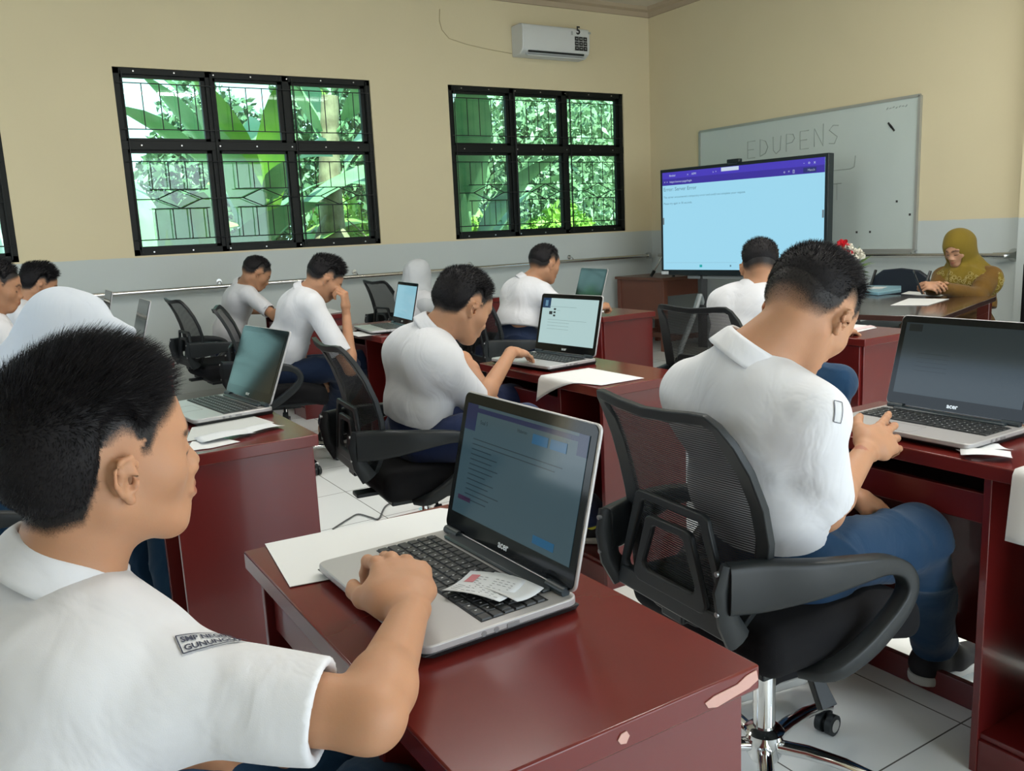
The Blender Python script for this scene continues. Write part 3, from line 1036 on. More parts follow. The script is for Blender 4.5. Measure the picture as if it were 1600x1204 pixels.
# ------------------------------------------------------------------ furniture builders
PLASTIC = mat('black_plastic', (0.013, 0.016, 0.0175), rough=0.42, spec=0.35, bump=(300, 0.08, 0.0004))
FABRIC = mat('black_seat_fabric', (0.008, 0.008, 0.009), rough=0.9, spec=0.15, bump=(500, 0.5, 0.0008))
CHROME = mat('chrome', (0.75, 0.76, 0.76), rough=0.10, metal=1.0)
RED = mat('red_varnished_wood', (0.115, 0.0085, 0.0075), rough=0.30, spec=0.5, coat=0.25, bump=(70, 0.06, 0.001), var=(3, 0.5, (0.082, 0.0075, 0.0075)))
REDT = mat('red_varnished_top', (0.120, 0.012, 0.0095), rough=0.22, spec=0.4, coat=0.15, bump=(25, 0.03, 0.0008), var=(4, 0.5, (0.088, 0.010, 0.009)))
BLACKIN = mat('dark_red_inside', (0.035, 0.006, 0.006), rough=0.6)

def net_mat():
    m = bpy.data.materials.new('black_net')
    m.use_nodes = True
    nt = m.node_tree
    b = nt.nodes['Principled BSDF']
    b.inputs['Base Color'].default_value = (0.012, 0.012, 0.013, 1)
    b.inputs['Roughness'].default_value = 0.7
    tc = nt.nodes.new('ShaderNodeTexCoord')
    w = nt.nodes.new('ShaderNodeTexWave'); w.wave_type = 'BANDS'; w.bands_direction = 'Z'
    w.inputs['Scale'].default_value = 62; w.inputs['Distortion'].default_value = 0.0
    mp = nt.nodes.new('ShaderNodeMapping'); mp.inputs['Rotation'].default_value = (0.0, 0.0, 0.0)
    nt.links.new(tc.outputs['Object'], mp.inputs[0]); nt.links.new(mp.outputs[0], w.inputs[0])
    g = nt.nodes.new('ShaderNodeMapRange')
    g.inputs['From Min'].default_value = 0.45; g.inputs['From Max'].default_value = 0.75
    g.inputs['To Min'].default_value = 1.0; g.inputs['To Max'].default_value = 0.42
    nt.links.new(w.outputs['Fac'], g.inputs['Value'])
    nt.links.new(g.outputs[0], b.inputs['Alpha'])
    return m
NET = net_mat()

STEELB = mat('zinc_bolt', (0.30, 0.31, 0.31), rough=0.35, metal=0.8)
def smooth_path(P, k=4):
    P = [np.array(p, float) for p in P]; out = []
    for i in range(len(P) - 1):
        p0 = P[max(i - 1, 0)]; p1 = P[i]; p2 = P[i + 1]; p3 = P[min(i + 2, len(P) - 1)]
        for j in range(k):
            u = j / k
            out.append(0.5 * ((2 * p1) + (-p0 + p2) * u + (2 * p0 - 5 * p1 + 4 * p2 - p3) * u * u + (-p0 + 3 * p1 - 3 * p2 + p3) * u ** 3))
    out.append(P[-1])
    return out
def make_chair(detail=True):
    t = thing('office_chair', 'black office chair', 'chair')
    def bxz(y, z):
        x = np.interp(z, [0.48, 0.55, 0.63, 0.72, 0.82, 0.90, 0.97], [-0.215, -0.200, -0.196, -0.205, -0.232, -0.268, -0.310])
        return x - 0.035 * (1 - min(1, (y / 0.24) ** 2))
    half = [(0.0, 0.940), (0.08, 0.945), (0.135, 0.950), (0.168, 0.950), (0.188, 0.932), (0.203, 0.895), (0.216, 0.84), (0.225, 0.77), (0.225, 0.70), (0.216, 0.63), (0.198, 0.57), (0.172, 0.52), (0.13, 0.495), (0.06, 0.485), (0.0, 0.483)]
    loop = [(-y, z) for y, z in half] + [(y, z) for y, z in half[-2:0:-1]]
    loop = loop[::1]
    P = [V3(bxz(y, z), y, z) for y, z in loop]
    fr = MB()
    n = len(P); rings = []
    cen = V3(-0.22, 0, 0.71)
    for i in range(n):
        T = nrm(P[(i + 1) % n] - P[i - 1]); X = V3(1, 0, 0)
        inn = nrm(np.cross(T, X)); 
        if np.dot(inn, cen - P[i]) < 0: inn = -inn
        w = 0.020 if loop[i][1] > 0.93 else 0.038
        X2 = nrm(np.cross(inn, T)); 
        if X2[0] < 0: X2 = -X2
        rings.append([P[i] - inn * 0.004 + X2 * 0.008, P[i] + inn * w + X2 * 0.005, P[i] + inn * w - X2 * 0.004, P[i] - inn * 0.004 - X2 * 0.010])
    fr.loft(rings, closed=True)
    fr.obj('backrest_frame', PLASTIC, t, bevel=0.003)
    zs = np.array([z for y, z in half]); ys = np.array([y for y, z in half])
    o = np.argsort(zs)
    nt_ = MB()
    def ng(u, v):
        z = 0.486 + u * 0.45
        w = np.interp(z, zs[o][0:], ys[o]) if z < 0.93 else 0.185
        w = max(w - 0.008, 0.02)
        y = (v * 2 - 1) * w
        return V3(bxz(y, z) + 0.003, y, z)
    nt_.grid(ng, 22, 16)
    nt_.obj('backrest_net', NET, t, sharp=0)
    # lumbar support: nested plastic loops behind the net
    lb = MB()
    def trap(w0, w1, z0, z1, r=0.02):
        out = []
        for (cy, cz, a0) in ((w1 - r, z1 - r, 0), (-w1 + r, z1 - r, 90), (-w0 + r, z0 + r, 180), (w0 - r, z0 + r, 270)):
            for k in range(5):
                a = math.radians(a0 + 22.5 * k)
                out.append((cy + r * math.cos(a), cz + r * math.sin(a)))
        return out
    lb.ringprism(trap(0.185, 0.120, 0.505, 0.735), trap(0.155, 0.100, 0.540, 0.718), 0.014, (-0.262, 0, 0), (0, 1, 0), (0, 0, 1))
    lb.ringprism(trap(0.120, 0.078, 0.530, 0.690), trap(0.085, 0.056, 0.562, 0.672), 0.014, (-0.268, 0, 0), (0, 1, 0), (0, 0, 1))
    lb.prism(trap(0.190, 0.175, 0.497, 0.545, 0.015), 0.022, (-0.262, 0, 0), (0, 1, 0), (0, 0, 1))
    lb.box((-0.20, 0, 0.49), (0.13, 0.07, 0.03))
    lb.obj('lumbar_support', PLASTIC, t, bevel=0.004)
    for sg in (1, -1):
        y0 = 0.195 * sg; y1 = 0.285 * sg
        pts = [(-0.255, y0 * 0.97, 0.505, 0.030), (-0.285, y0, 0.555, 0.026), (-0.295, y0, 0.62, 0.027), (-0.283, y0 * 1.03, 0.668, 0.024)]
        br = MB()
        br.tube([V3(*p[:3]) for p in pts], [(0.012, p[3]) for p in pts], 10, up=(0, 1, 0))
        top = [(-0.290, y0 * 1.02, 0.622, 0.050), (-0.22, y0 * 1.15, 0.622, 0.050), (-0.13, y1 * 0.93, 0.628, 0.038), (-0.04, y1, 0.632, 0.026), (0.03, y1, 0.626, 0.019), (0.080, y1, 0.606, 0.017),
               (0.102, y1, 0.572, 0.017), (0.092, y1, 0.538, 0.018), (0.052, y1 * 0.99, 0.498, 0.020), (-0.01, y1 * 0.96, 0.452, 0.020), (-0.07, y1 * 0.88, 0.416, 0.017), (-0.10, y1 * 0.7, 0.405, 0.012)]
        top = smooth_path(top)
        br.tube([V3(*p[:3]) for p in top], [(0.019, p[3]) for p in top], 16, up=(0, 1, 0.0), sq=True)
        a = br.obj('armrest', PLASTIC, t, sharp=50)
        if detail:
            bo = MB()
            for z, dx in ((0.655, 0), (0.575, 0)):
                bo.cyl((-0.306, y0, z), (-0.315, y0, z), 0.0050, n=12)
            bo.obj('bolt', STEELB, a)
    # seat cushion
    s = Sdf()
    def seat(P):
        q = np.abs(P - np.array([0.015, 0, 0.462], F32)) - np.array([0.185, 0.19, 0.010], F32)
        d = np.sqrt((np.maximum(q, 0) ** 2).sum(1)) + np.minimum(q.max(1), 0) - 0.045
        x = P[:, 0]
        return d + 0.012 * (1 - (P[:, 1] / 0.24) ** 2) * (P[:, 2] > 0.46) * 0.6 + 0.0
    s.u(seat)
    V, Fc = s.mesh((-0.26, -0.27, 0.38), (0.28, 0.27, 0.54), 0.012, 1)
    V[:, 2] -= np.where(V[:, 0] > 0.12, (V[:, 0] - 0.12) * 0.25, 0)
    mesh_obj('seat', V, Fc, FABRIC, t)
    un = MB()
    un.box((0.0, 0, 0.398), (0.36, 0.36, 0.018)); un.box((-0.02, 0, 0.375), (0.22, 0.13, 0.04)); un.box((-0.16, 0, 0.40), (0.2, 0.06, 0.016))
    un.obj('seat_mechanism', PLASTIC, t, bevel=0.004)
    lv = MB()
    lv.tube([V3(0.0, -0.06, 0.37), V3(0.0, -0.12, 0.365), V3(0.0, -0.135, 0.345)], 0.006, 8)
    lv.hexa([(-0.012, -0.125, 0.345), (-0.012, -0.14, 0.355), (0.014, -0.125, 0.345), (0.014, -0.14, 0.355), (-0.022, -0.175, 0.275), (-0.022, -0.19, 0.283), (0.022, -0.175, 0.275), (0.022, -0.19, 0.283)])
    lv.obj('lever', PLASTIC, t, bevel=0.003)
    gl = MB()
    gl.cyl((0, 0, 0.13), (0, 0, 0.30), 0.025, n=24); gl.cyl((0, 0, 0.30), (0, 0, 0.37), 0.014, n=16)
    gl.obj('gas_lift', CHROME, t, sharp=40)
    st = MB()
    st.lathe([(0.0, 0.062), (0.034, 0.062), (0.040, 0.075), (0.040, 0.118), (0.046, 0.122), (0.046, 0.132), (0.034, 0.142), (0.0, 0.142)], n=28)
    for k in range(5):
        a = math.radians(72 * k + 12)
        d = V3(math.cos(a), math.sin(a), 0)
        st.tube([d * r + V3(0, 0, z) for r, z in ((0.03, 0.098), (0.10, 0.103), (0.18, 0.098), (0.24, 0.085), (0.29, 0.066))], [(0.015, 0.018), (0.015, 0.018), (0.013, 0.016), (0.012, 0.014), (0.012, 0.012)], 12)
    st.obj('star_base', CHROME, t, sharp=50)
    for k in range(5):
        a = math.radians(72 * k + 12)
        d = V3(math.cos(a), math.sin(a), 0); sd = V3(-d[1], d[0], 0)
        c = MB()
        p = d * 0.29
        for q in (-0.014, 0.014):
            c.cyl(p + sd * (q - 0.008) + V3(0, 0, 0.027) - d * 0.01, p + sd * (q + 0.008) + V3(0, 0, 0.027) - d * 0.01, 0.027, n=16)
        c.cyl(p + V3(0, 0, 0.03), p + V3(0, 0, 0.066), 0.008, n=8)
        w = c.obj('caster', PLASTIC, t, sharp=40)
        if detail:
            rm = MB()
            for q in (-0.0235, 0.0235):
                rm.cyl(p + sd * q + V3(0, 0, 0.027) - d * 0.01, p + sd * (q * 1.02) + V3(0, 0, 0.027) - d * 0.01, 0.017, n=14)
            rm.obj('hub_cap', CHROME, w, sharp=40)
    return t

DW, DD, DH = 0.83, 0.42, 0.75
def make_desk(label, x, y, rz=0.0, door=False, W=DW, D=DD, slots=True, group='red student desks', chips=None, topm=None):
    """x, y: student-side right corner (seen from the chair); desk runs D along +X and W along +Y."""
    t = thing('student_desk', label, 'desk', (x, y, 0), rz, group)
    tp = MB(); tp.bx(0, D, 0, W, DH - 0.034, DH)
    top = tp.obj('tabletop', topm or REDT, t, bevel=0.003)
    def panel(nm, *a, m=RED):
        b = MB(); b.bx(*a); return b.obj(nm, m, t, bevel=0.002)
    zt = DH - 0.034
    x1 = D - 0.012
    panel('side_panel', 0.02, x1, 0.018, 0.036, 0.0, zt)
    panel('side_panel', 0.02, x1, W - 0.036, W - 0.018, 0.0, zt)
    panel('divider', 0.02, x1 - 0.018, 0.272, 0.290, 0.0, zt)
    panel('back_panel', x1 - 0.018, x1, 0.036, W - 0.036, 0.12, zt)
    if door:
        panel('cupboard_door', 0.005, 0.021, 0.030, 0.288, 0.06, zt - 0.002)
        panel('plinth', 0.03, x1, 0.036, 0.272, 0.0, 0.06)
    else:
        panel('compartment_shelf', 0.03, x1 - 0.018, 0.036, 0.272, 0.085, 0.10)
        panel('plinth', 0.022, 0.038, 0.036, 0.272, 0.0, 0.085)
    panel('apron', 0.035, 0.053, 0.290, W - 0.036, zt - 0.115, zt - 0.045)
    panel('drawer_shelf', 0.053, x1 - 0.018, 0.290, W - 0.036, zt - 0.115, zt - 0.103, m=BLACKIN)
    panel('footrail', D * 0.62, D * 0.62 + 0.02, 0.290, W - 0.036, 0.0, 0.07)
    if chips:
        for ck in chips:
            c = MB(); c.prism(ck[3], 0.0012, ck[0], ck[1], ck[2])
            c.obj('chipped_paint', mat('bare_chipped_board', (0.50, 0.30, 0.26), rough=0.9, bump=(200, 0.5, 0.001)), top)
    return t

SILVER = mat('silver_plastic', (0.42, 0.41, 0.41), rough=0.34, metal=0.35, spec=0.5)
KEYM = mat('black_keys', (0.014, 0.016, 0.017), rough=0.45)
BEZ = mat('glossy_black_bezel', (0.004, 0.005, 0.006), rough=0.08, spec=0.28)
HINGE = mat('dark_hinge', (0.018, 0.028, 0.034), rough=0.35)
LEGEND = mat('grey_lettering', (0.55, 0.56, 0.57), rough=0.5)
def scr_mat(name, col, es):
    return mat(name, (0.004, 0.005, 0.006), rough=0.08, spec=0.42, emit=col, es=es)
def make_laptop(label, x, y, z, rz=0.0, ang=105, screen=((0.1, 0.1, 0.1), 0.3), name='laptop', W=0.38, D=0.257, group=None, content=None, logo=True, keys=True):
    """origin: centre of the base; the user sits on the -X side; hinge at +X."""
    t = thing(name, label, 'laptop', (x, y, z), rz, group)
    b = MB()
    b.add([(-D / 2, -W / 2, 0.012), (-D / 2, W / 2, 0.012), (D / 2, W / 2, 0.012), (D / 2, -W / 2, 0.012),
           (-D / 2 + 0.02, -W / 2 + 0.01, 0.0), (-D / 2 + 0.02, W / 2 - 0.01, 0.0), (D / 2, W / 2 - 0.01, 0.0), (D / 2, -W / 2 + 0.01, 0.0)],
          [(0, 1, 2, 3), (7, 6, 5, 4), (0, 4, 5, 1), (1, 5, 6, 2), (2, 6, 7, 3), (3, 7, 4, 0)])
    b.obj('base', KEYM, t, bevel=0.002)
    ZD = 0.024
    dk = MB()
    r = 0.018; out = []
    for cx, cy, a0 in ((D / 2 - r, W / 2 - r, 0), (-D / 2 + r, W / 2 - r, 90), (-D / 2 + r, -W / 2 + r, 180), (D / 2 - r, -W / 2 + r, 270)):
        for k in range(6):
            a = math.radians(a0 + 18 * k); out.append((cx + r * math.cos(a), cy + r * math.sin(a)))
    dk.prism(out, 0.012, (0, 0, ZD - 0.006), (1, 0, 0), (0, 1, 0))
    d = dk.obj('palm_rest', SILVER, t, bevel=0.0022, sharp=30)
    if keys:
        kw = MB(); kw.bx(-0.028, 0.085, -0.172, 0.172, ZD, ZD + 0.0006)
        wl = kw.obj('keyboard', mat('keyboard_well', (0.004, 0.004, 0.005), rough=0.6), t)
        kk = MB(); rows = 6; n = 18
        pitch = 0.344 / n
        rs = random.Random(3)
        for i in range(rows):
            xx = -0.026 + i * 0.0187
            hh = 0.0157 if i < 5 else 0.0125
            j = 0.0
            while j < n - 0.01:
                w = 1.0
                if i == 0 and abs(j - 5) < 0.01: w = 5.0
                elif i in (1, 2) and j in (0.0,): w = 1.6 if i == 2 else 2.0
                w = min(w, n - j)
                y0 = 0.172 - j * pitch - 0.001; y1 = y0 - w * pitch + 0.0022
                kk.hexa([(xx, y1, ZD + 0.0006), (xx + 0.001, y1 + 0.001, ZD + 0.0030), (xx, y0, ZD + 0.0006), (xx + 0.001, y0 - 0.001, ZD + 0.0030),
                         (xx + hh, y1, ZD + 0.0006), (xx + hh - 0.001, y1 + 0.001, ZD + 0.0030), (xx + hh, y0, ZD + 0.0006), (xx + hh - 0.001, y0 - 0.001, ZD + 0.0030)])
                j += w
        ko = kk.obj('keys', KEYM, wl, sharp=30)
        lg = MB(); j = 0
        for i in range(5):
            for k in range(n - 2):
                if i == 0 and 4 <= k <= 10: continue
                yy = 0.172 - (k + 1.35 + 0.1 * i) * pitch; xx = -0.026 + i * 0.0187 + 0.008
                w = 0.0014 + 0.0012 * rs.random()
                lg.box((xx, yy, ZD + 0.0032), (0.0032, w, 0.0003))
        lg.obj('key_legends', LEGEND, ko)
    tp = MB(); tp.ringprism([(-0.118, -0.045), (-0.045, -0.045), (-0.045, 0.055), (-0.118, 0.055)], [(-0.1172, -0.0442), (-0.0458, -0.0442), (-0.0458, 0.0542), (-0.1172, 0.0542)], 0.0008, (0, 0.01, ZD), (1, 0, 0), (0, 1, 0))
    tp.obj('touchpad_outline', mat('touchpad_line', (0.30, 0.29, 0.29), rough=0.4), t)
    hs = MB(); hs.bx(0.090, D / 2 - 0.010, -0.150, 0.150, ZD, ZD + 0.006)
    hs.obj('hinge_cover', HINGE, t, bevel=0.003)
    pt = MB()
    for k in range(2):
        pt.cyl((-0.035 + 0.02 * k, -W / 2 - 0.0006, 0.0165), (-0.035 + 0.02 * k, -W / 2 + 0.004, 0.0165), 0.0042, n=12)
    pt.box((0.012, -W / 2 + 0.001, 0.0165), (0.020, 0.004, 0.006))
    pt.obj('port', mat('port_metal', (0.25, 0.25, 0.25), rough=0.4, metal=0.5), t)
    # lid
    a = math.radians(ang - 90)
    H = 0.250
    U = V3(math.sin(a), 0, math.cos(a)); N = V3(-math.cos(a), 0, math.sin(a)); Y = V3(0, -1, 0)   # Y: right as the user sees it
    O = V3(D / 2 - 0.012, 0, ZD + 0.004)
    th = 0.0065
    ld = MB(); r = 0.012; out = []
    for cx, cy, a0 in ((W / 2 - r, H - r, 0), (-W / 2 + r, H - r, 90), (-W / 2 + r, 0.002 + r, 180), (W / 2 - r, 0.002 + r, 270)):
        for k in range(6):
            q = math.radians(a0 + 18 * k); out.append((cx + r * math.cos(q), cy + r * math.sin(q)))
    ld.prism(out, th, O - N * (th / 2 - 0.0), Y, U)
    lid = ld.obj('lid', SILVER, t, bevel=0.002, sharp=30)
    bz = MB(); k = 0.0025
    bz.prism([(p[0] * (1 - 2 * k / W), (p[1] - H / 2) * (1 - 2 * k / H) + H / 2) for p in out], 0.002, O + N * 0.0008, Y, U)
    bz.obj('bezel', BEZ, lid, sharp=30)
    sw, sh_, sz = 0.345, 0.194, 0.036
    sc = MB(); sc.box(O + N * 0.0021 + U * (sz + sh_ / 2), (sw, sh_, 0.0006), np.stack([Y, U, N], 1))
    so = sc.obj('screen', scr_mat(name + '_screen_' + str(screen[0]) + str(screen[1]), screen[0], screen[1]), lid)
    for s in (-1, 1):
        hb = MB()
        hb.tube([O + V3(-0.004, s * 0.155 - 0.022, 0.001), O + V3(-0.004, s * 0.155 + 0.022, 0.001)], 0.0075, 12)
        hb.obj('hinge', HINGE, t)
    if logo:
        lg = MB(); lg.text('acer', 0.017, O + N * 0.0020 + U * 0.0135, Y, U, 'CENTER', 0.0002, 0.0004)
        lg.obj('lettering', mat('silver_lettering', (0.7, 0.7, 0.7), rough=0.3, metal=0.6), lid)
    if content:
        def rect(x0, y0, x1, y1, m, k=0):
            """screen coordinates 0..1 from the top left corner"""
            q = MB(); q.box(O + N * (0.0026 + 0.0002 * k) + U * (sz + sh_ * (1 - (y0 + y1) / 2)) + Y * ((x0 + x1) / 2 - 0.5) * sw, (abs(x1 - x0) * sw, abs(y1 - y0) * sh_, 0.0002), np.stack([Y, U, N], 1))
            return q
        def txt(s, x, y, size, m=None):
            q = MB(); q.text(s, size, O + N * 0.0030 + U * (sz + sh_ * (1 - y)) + Y * (x - 0.5) * sw, Y, U)
            return q
        content(rect, txt, so)
    return t
def paper(label, pts, z=0.7515, t=0.0012, m=None, group=None, name='sheet_of_paper', cat='paper', drape=None, root=None):
    """flat sheet polygon given by room corners"""
    c = np.mean(np.array([p[:2] for p in pts]), 0)
    b = MB()
    b.prism([(p[0] - c[0], p[1] - c[1]) for p in pts], t, (0, 0, t / 2), (1, 0, 0), (0, 1, 0))
    o = b.obj(name, m or mat('white_paper', (0.72, 0.73, 0.73), rough=0.7, spec=0.2), root, smooth=False)
    o.location = (c[0], c[1], z)
    if root is None: tag(o, label, cat, group)
    return o
# ------------------------------------------------------------------ the room
XW, YW, ZC = 6.5, 7.4, 3.54
XB, YR = -2.6, -2.4
def wall_mat():
    m = bpy.data.materials.new('painted_wall')
    m.use_nodes = True
    nt = m.node_tree; b = nt.nodes['Principled BSDF']
    b.inputs['Roughness'].default_value = 0.75
    b.inputs['Specular IOR Level'].default_value = 0.25
    tc = nt.nodes.new('ShaderNodeTexCoord'); sx = nt.nodes.new('ShaderNodeSeparateXYZ')
    nt.links.new(tc.outputs['Object'], sx.inputs[0])
    n = nt.nodes.new('ShaderNodeTexNoise'); n.inputs['Scale'].default_value = 6
    nt.links.new(tc.outputs['Object'], n.inputs['Vector'])
    ma = nt.nodes.new('ShaderNodeMath'); ma.operation = 'MULTIPLY_ADD'; ma.inputs[1].default_value = 0.012
    nt.links.new(n.outputs['Fac'], ma.inputs[0]); nt.links.new(sx.outputs['Z'], ma.inputs[2])
    gt = nt.nodes.new('ShaderNodeMath'); gt.operation = 'GREATER_THAN'; gt.inputs[1].default_value = 1.222
    nt.links.new(ma.outputs[0], gt.inputs[0])
    mx = nt.nodes.new('ShaderNodeMix'); mx.data_type = 'RGBA'
    mx.inputs['A'].default_value = (0.50, 0.545, 0.535, 1)
    mx.inputs['B'].default_value = (0.66, 0.58, 0.385, 1)
    nt.links.new(gt.outputs[0], mx.inputs['Factor'])
    n2 = nt.nodes.new('ShaderNodeTexNoise'); n2.inputs['Scale'].default_value = 1.3; n2.inputs['Detail'].default_value = 6
    nt.links.new(tc.outputs['Object'], n2.inputs['Vector'])
    hs = nt.nodes.new('ShaderNodeHueSaturation')
    mr = nt.nodes.new('ShaderNodeMapRange'); mr.inputs['To Min'].default_value = 0.94; mr.inputs['To Max'].default_value = 1.05
    nt.links.new(n2.outputs['Fac'], mr.inputs['Value']); nt.links.new(mr.outputs[0], hs.inputs['Value'])
    nt.links.new(mx.outputs['Result'], hs.inputs['Color']); nt.links.new(hs.outputs[0], b.inputs['Base Color'])
    bp = nt.nodes.new('ShaderNodeBump'); bp.inputs['Strength'].default_value = 0.15; bp.inputs['Distance'].default_value = 0.003
    n3 = nt.nodes.new('ShaderNodeTexNoise'); n3.inputs['Scale'].default_value = 45
    nt.links.new(tc.outputs['Object'], n3.inputs['Vector']); nt.links.new(n3.outputs['Fac'], bp.inputs['Height']); nt.links.new(bp.outputs[0], b.inputs['Normal'])
    return m
WALL = wall_mat()
def floor_mat():
    m = bpy.data.materials.new('white_floor_tiles')
    m.use_nodes = True
    nt = m.node_tree; b = nt.nodes['Principled BSDF']
    b.inputs['Roughness'].default_value = 0.13
    b.inputs['Specular IOR Level'].default_value = 0.5
    tc = nt.nodes.new('ShaderNodeTexCoord')
    mp = nt.nodes.new('ShaderNodeMapping'); mp.inputs['Location'].default_value = (0.0, 0.38, 0)
    nt.links.new(tc.outputs['Object'], mp.inputs[0])
    br = nt.nodes.new('ShaderNodeTexBrick')
    br.offset = 0.0; br.squash = 1.0
    br.inputs['Scale'].default_value = 1.0
    br.inputs['Brick Width'].default_value = 0.5
    br.inputs['Row Height'].default_value = 0.5
    br.inputs['Mortar Size'].default_value = 0.0022
    br.inputs['Mortar Smooth'].default_value = 0.1
    br.inputs['Color1'].default_value = (0.80, 0.83, 0.82, 1)
    br.inputs['Color2'].default_value = (0.78, 0.81, 0.80, 1)
    br.inputs['Mortar'].default_value = (0.13, 0.13, 0.12, 1)
    nt.links.new(mp.outputs[0], br.inputs['Vector'])
    nt.links.new(br.outputs['Color'], b.inputs['Base Color'])
    return m
def wall_with_holes(name, axis, pos, thick, a0, a1, holes):
    """axis 'y': wall in plane y=pos running along x; holes: (a0, a1, z0, z1)"""
    b = MB()
    def q(u0, u1, z0, z1):
        if u1 - u0 < 1e-4 or z1 - z0 < 1e-4: return
        if axis == 'y': b.bx(u0, u1, pos, pos + thick, z0, z1)
        else: b.bx(pos, pos + thick, u0, u1, z0, z1)
    cur = a0
    for h in sorted(holes):
        q(cur, h[0], 0, ZC); q(h[0], h[1], 0, h[2]); q(h[0], h[1], h[3], ZC); cur = h[1]
    q(cur, a1, 0, ZC)
    return tag(b.obj(name, WALL, smooth=False), kind='structure')
WIN = [(1.125, 3.235), (4.02, 6.13), (-1.80, 0.325)]
Z0, Z1 = 1.228, 2.66
tag(MB().bx(XB, XW + 0.2, YR, YW + 0.2, -0.1, 0).obj('floor', floor_mat(), smooth=False), kind='structure')
tag(MB().bx(XB - .2, XW + 0.2, YR - .2, YW + 0.2, ZC, ZC + 0.1).obj('ceiling', mat('ceiling_paint', (0.60, 0.55, 0.46), rough=0.9), smooth=False), kind='structure')
wall_with_holes('wall_left', 'y', YW, 0.15, XB, XW + 0.15, [(a, b, Z0, Z1) for a, b in WIN])
wall_with_holes('wall_front', 'x', XW, 0.15, YR, YW, [])
wall_with_holes('wall_back', 'x', XB - 0.15, 0.15, YR, YW + 0.15, [(2.0, 5.2, 0.95, 2.85)])  # unseen opening made up to bring light in from behind
wall_with_holes('wall_right', 'y', YR - 0.15, 0.15, XB - 0.15, XW + 0.15, [(0.5, 2.1, 0.0, 2.2), (2.3, 5.2, 0.9, 2.9)])  # the floor-level hole is a made-up doorway, put in to light the floor
cm = MB()
pr = [(0, 0), (0.09, 0), (0.07, -0.03), (0.03, -0.045), (0.02, -0.09), (0, -0.09)]
cm.prism([(p[0], p[1]) for p in pr], XW - XB, ((XW + XB) / 2, YW, ZC), (0, -1, 0), (0, 0, 1))
tag(cm.obj('trim_1', mat('cornice_paint', (0.42, 0.34, 0.24), rough=0.8), smooth=False), kind='structure')
cm = MB()
cm.prism([(p[0], p[1]) for p in pr], YW - YR, (XW, (YW + YR) / 2, ZC), (-1, 0, 0), (0, 0, 1))
tag(cm.obj('trim_2', MATS['cornice_paint'], smooth=False), kind='structure')
tag(MB().bx(XW - 0.10, XW, 2.6, 3.36, 0, ZC).obj('wall_pilaster', WALL, smooth=False), kind='structure')
b = MB()
b.bx(XW - 0.012, XW, 3.36, YW, 0, 0.09); b.bx(XB, XW, YW - 0.012, YW, 0, 0.09)
tag(b.obj('baseboard_front', mat('grey_skirting', (0.42, 0.45, 0.44), rough=0.4), smooth=False), kind='structure')

FRM = mat('black_window_frame', (0.004, 0.006, 0.005), rough=0.5, spec=0.3)
GRL = mat('black_iron_grille', (0.008, 0.010, 0.010), rough=0.5)
def glass_mat():
    m = bpy.data.materials.new('green_tinted_glass')
    m.use_nodes = True
    nt = m.node_tree; nt.nodes.clear()
    o = nt.nodes.new('ShaderNodeOutputMaterial'); t = nt.nodes.new('ShaderNodeBsdfTransparent'); g = nt.nodes.new('ShaderNodeBsdfGlossy'); mx = nt.nodes.new('ShaderNodeMixShader')
    fr = nt.nodes.new('ShaderNodeFresnel'); fr.inputs[0].default_value = 1.45
    t.inputs[0].default_value = (0.76, 0.95, 0.88, 1); g.inputs['Roughness'].default_value = 0.02
    nt.links.new(fr.outputs[0], mx.inputs[0]); nt.links.new(t.outputs[0], mx.inputs[1]); nt.links.new(g.outputs[0], mx.inputs[2]); nt.links.new(mx.outputs[0], o.inputs[0])
    return m
GLASS = glass_mat()
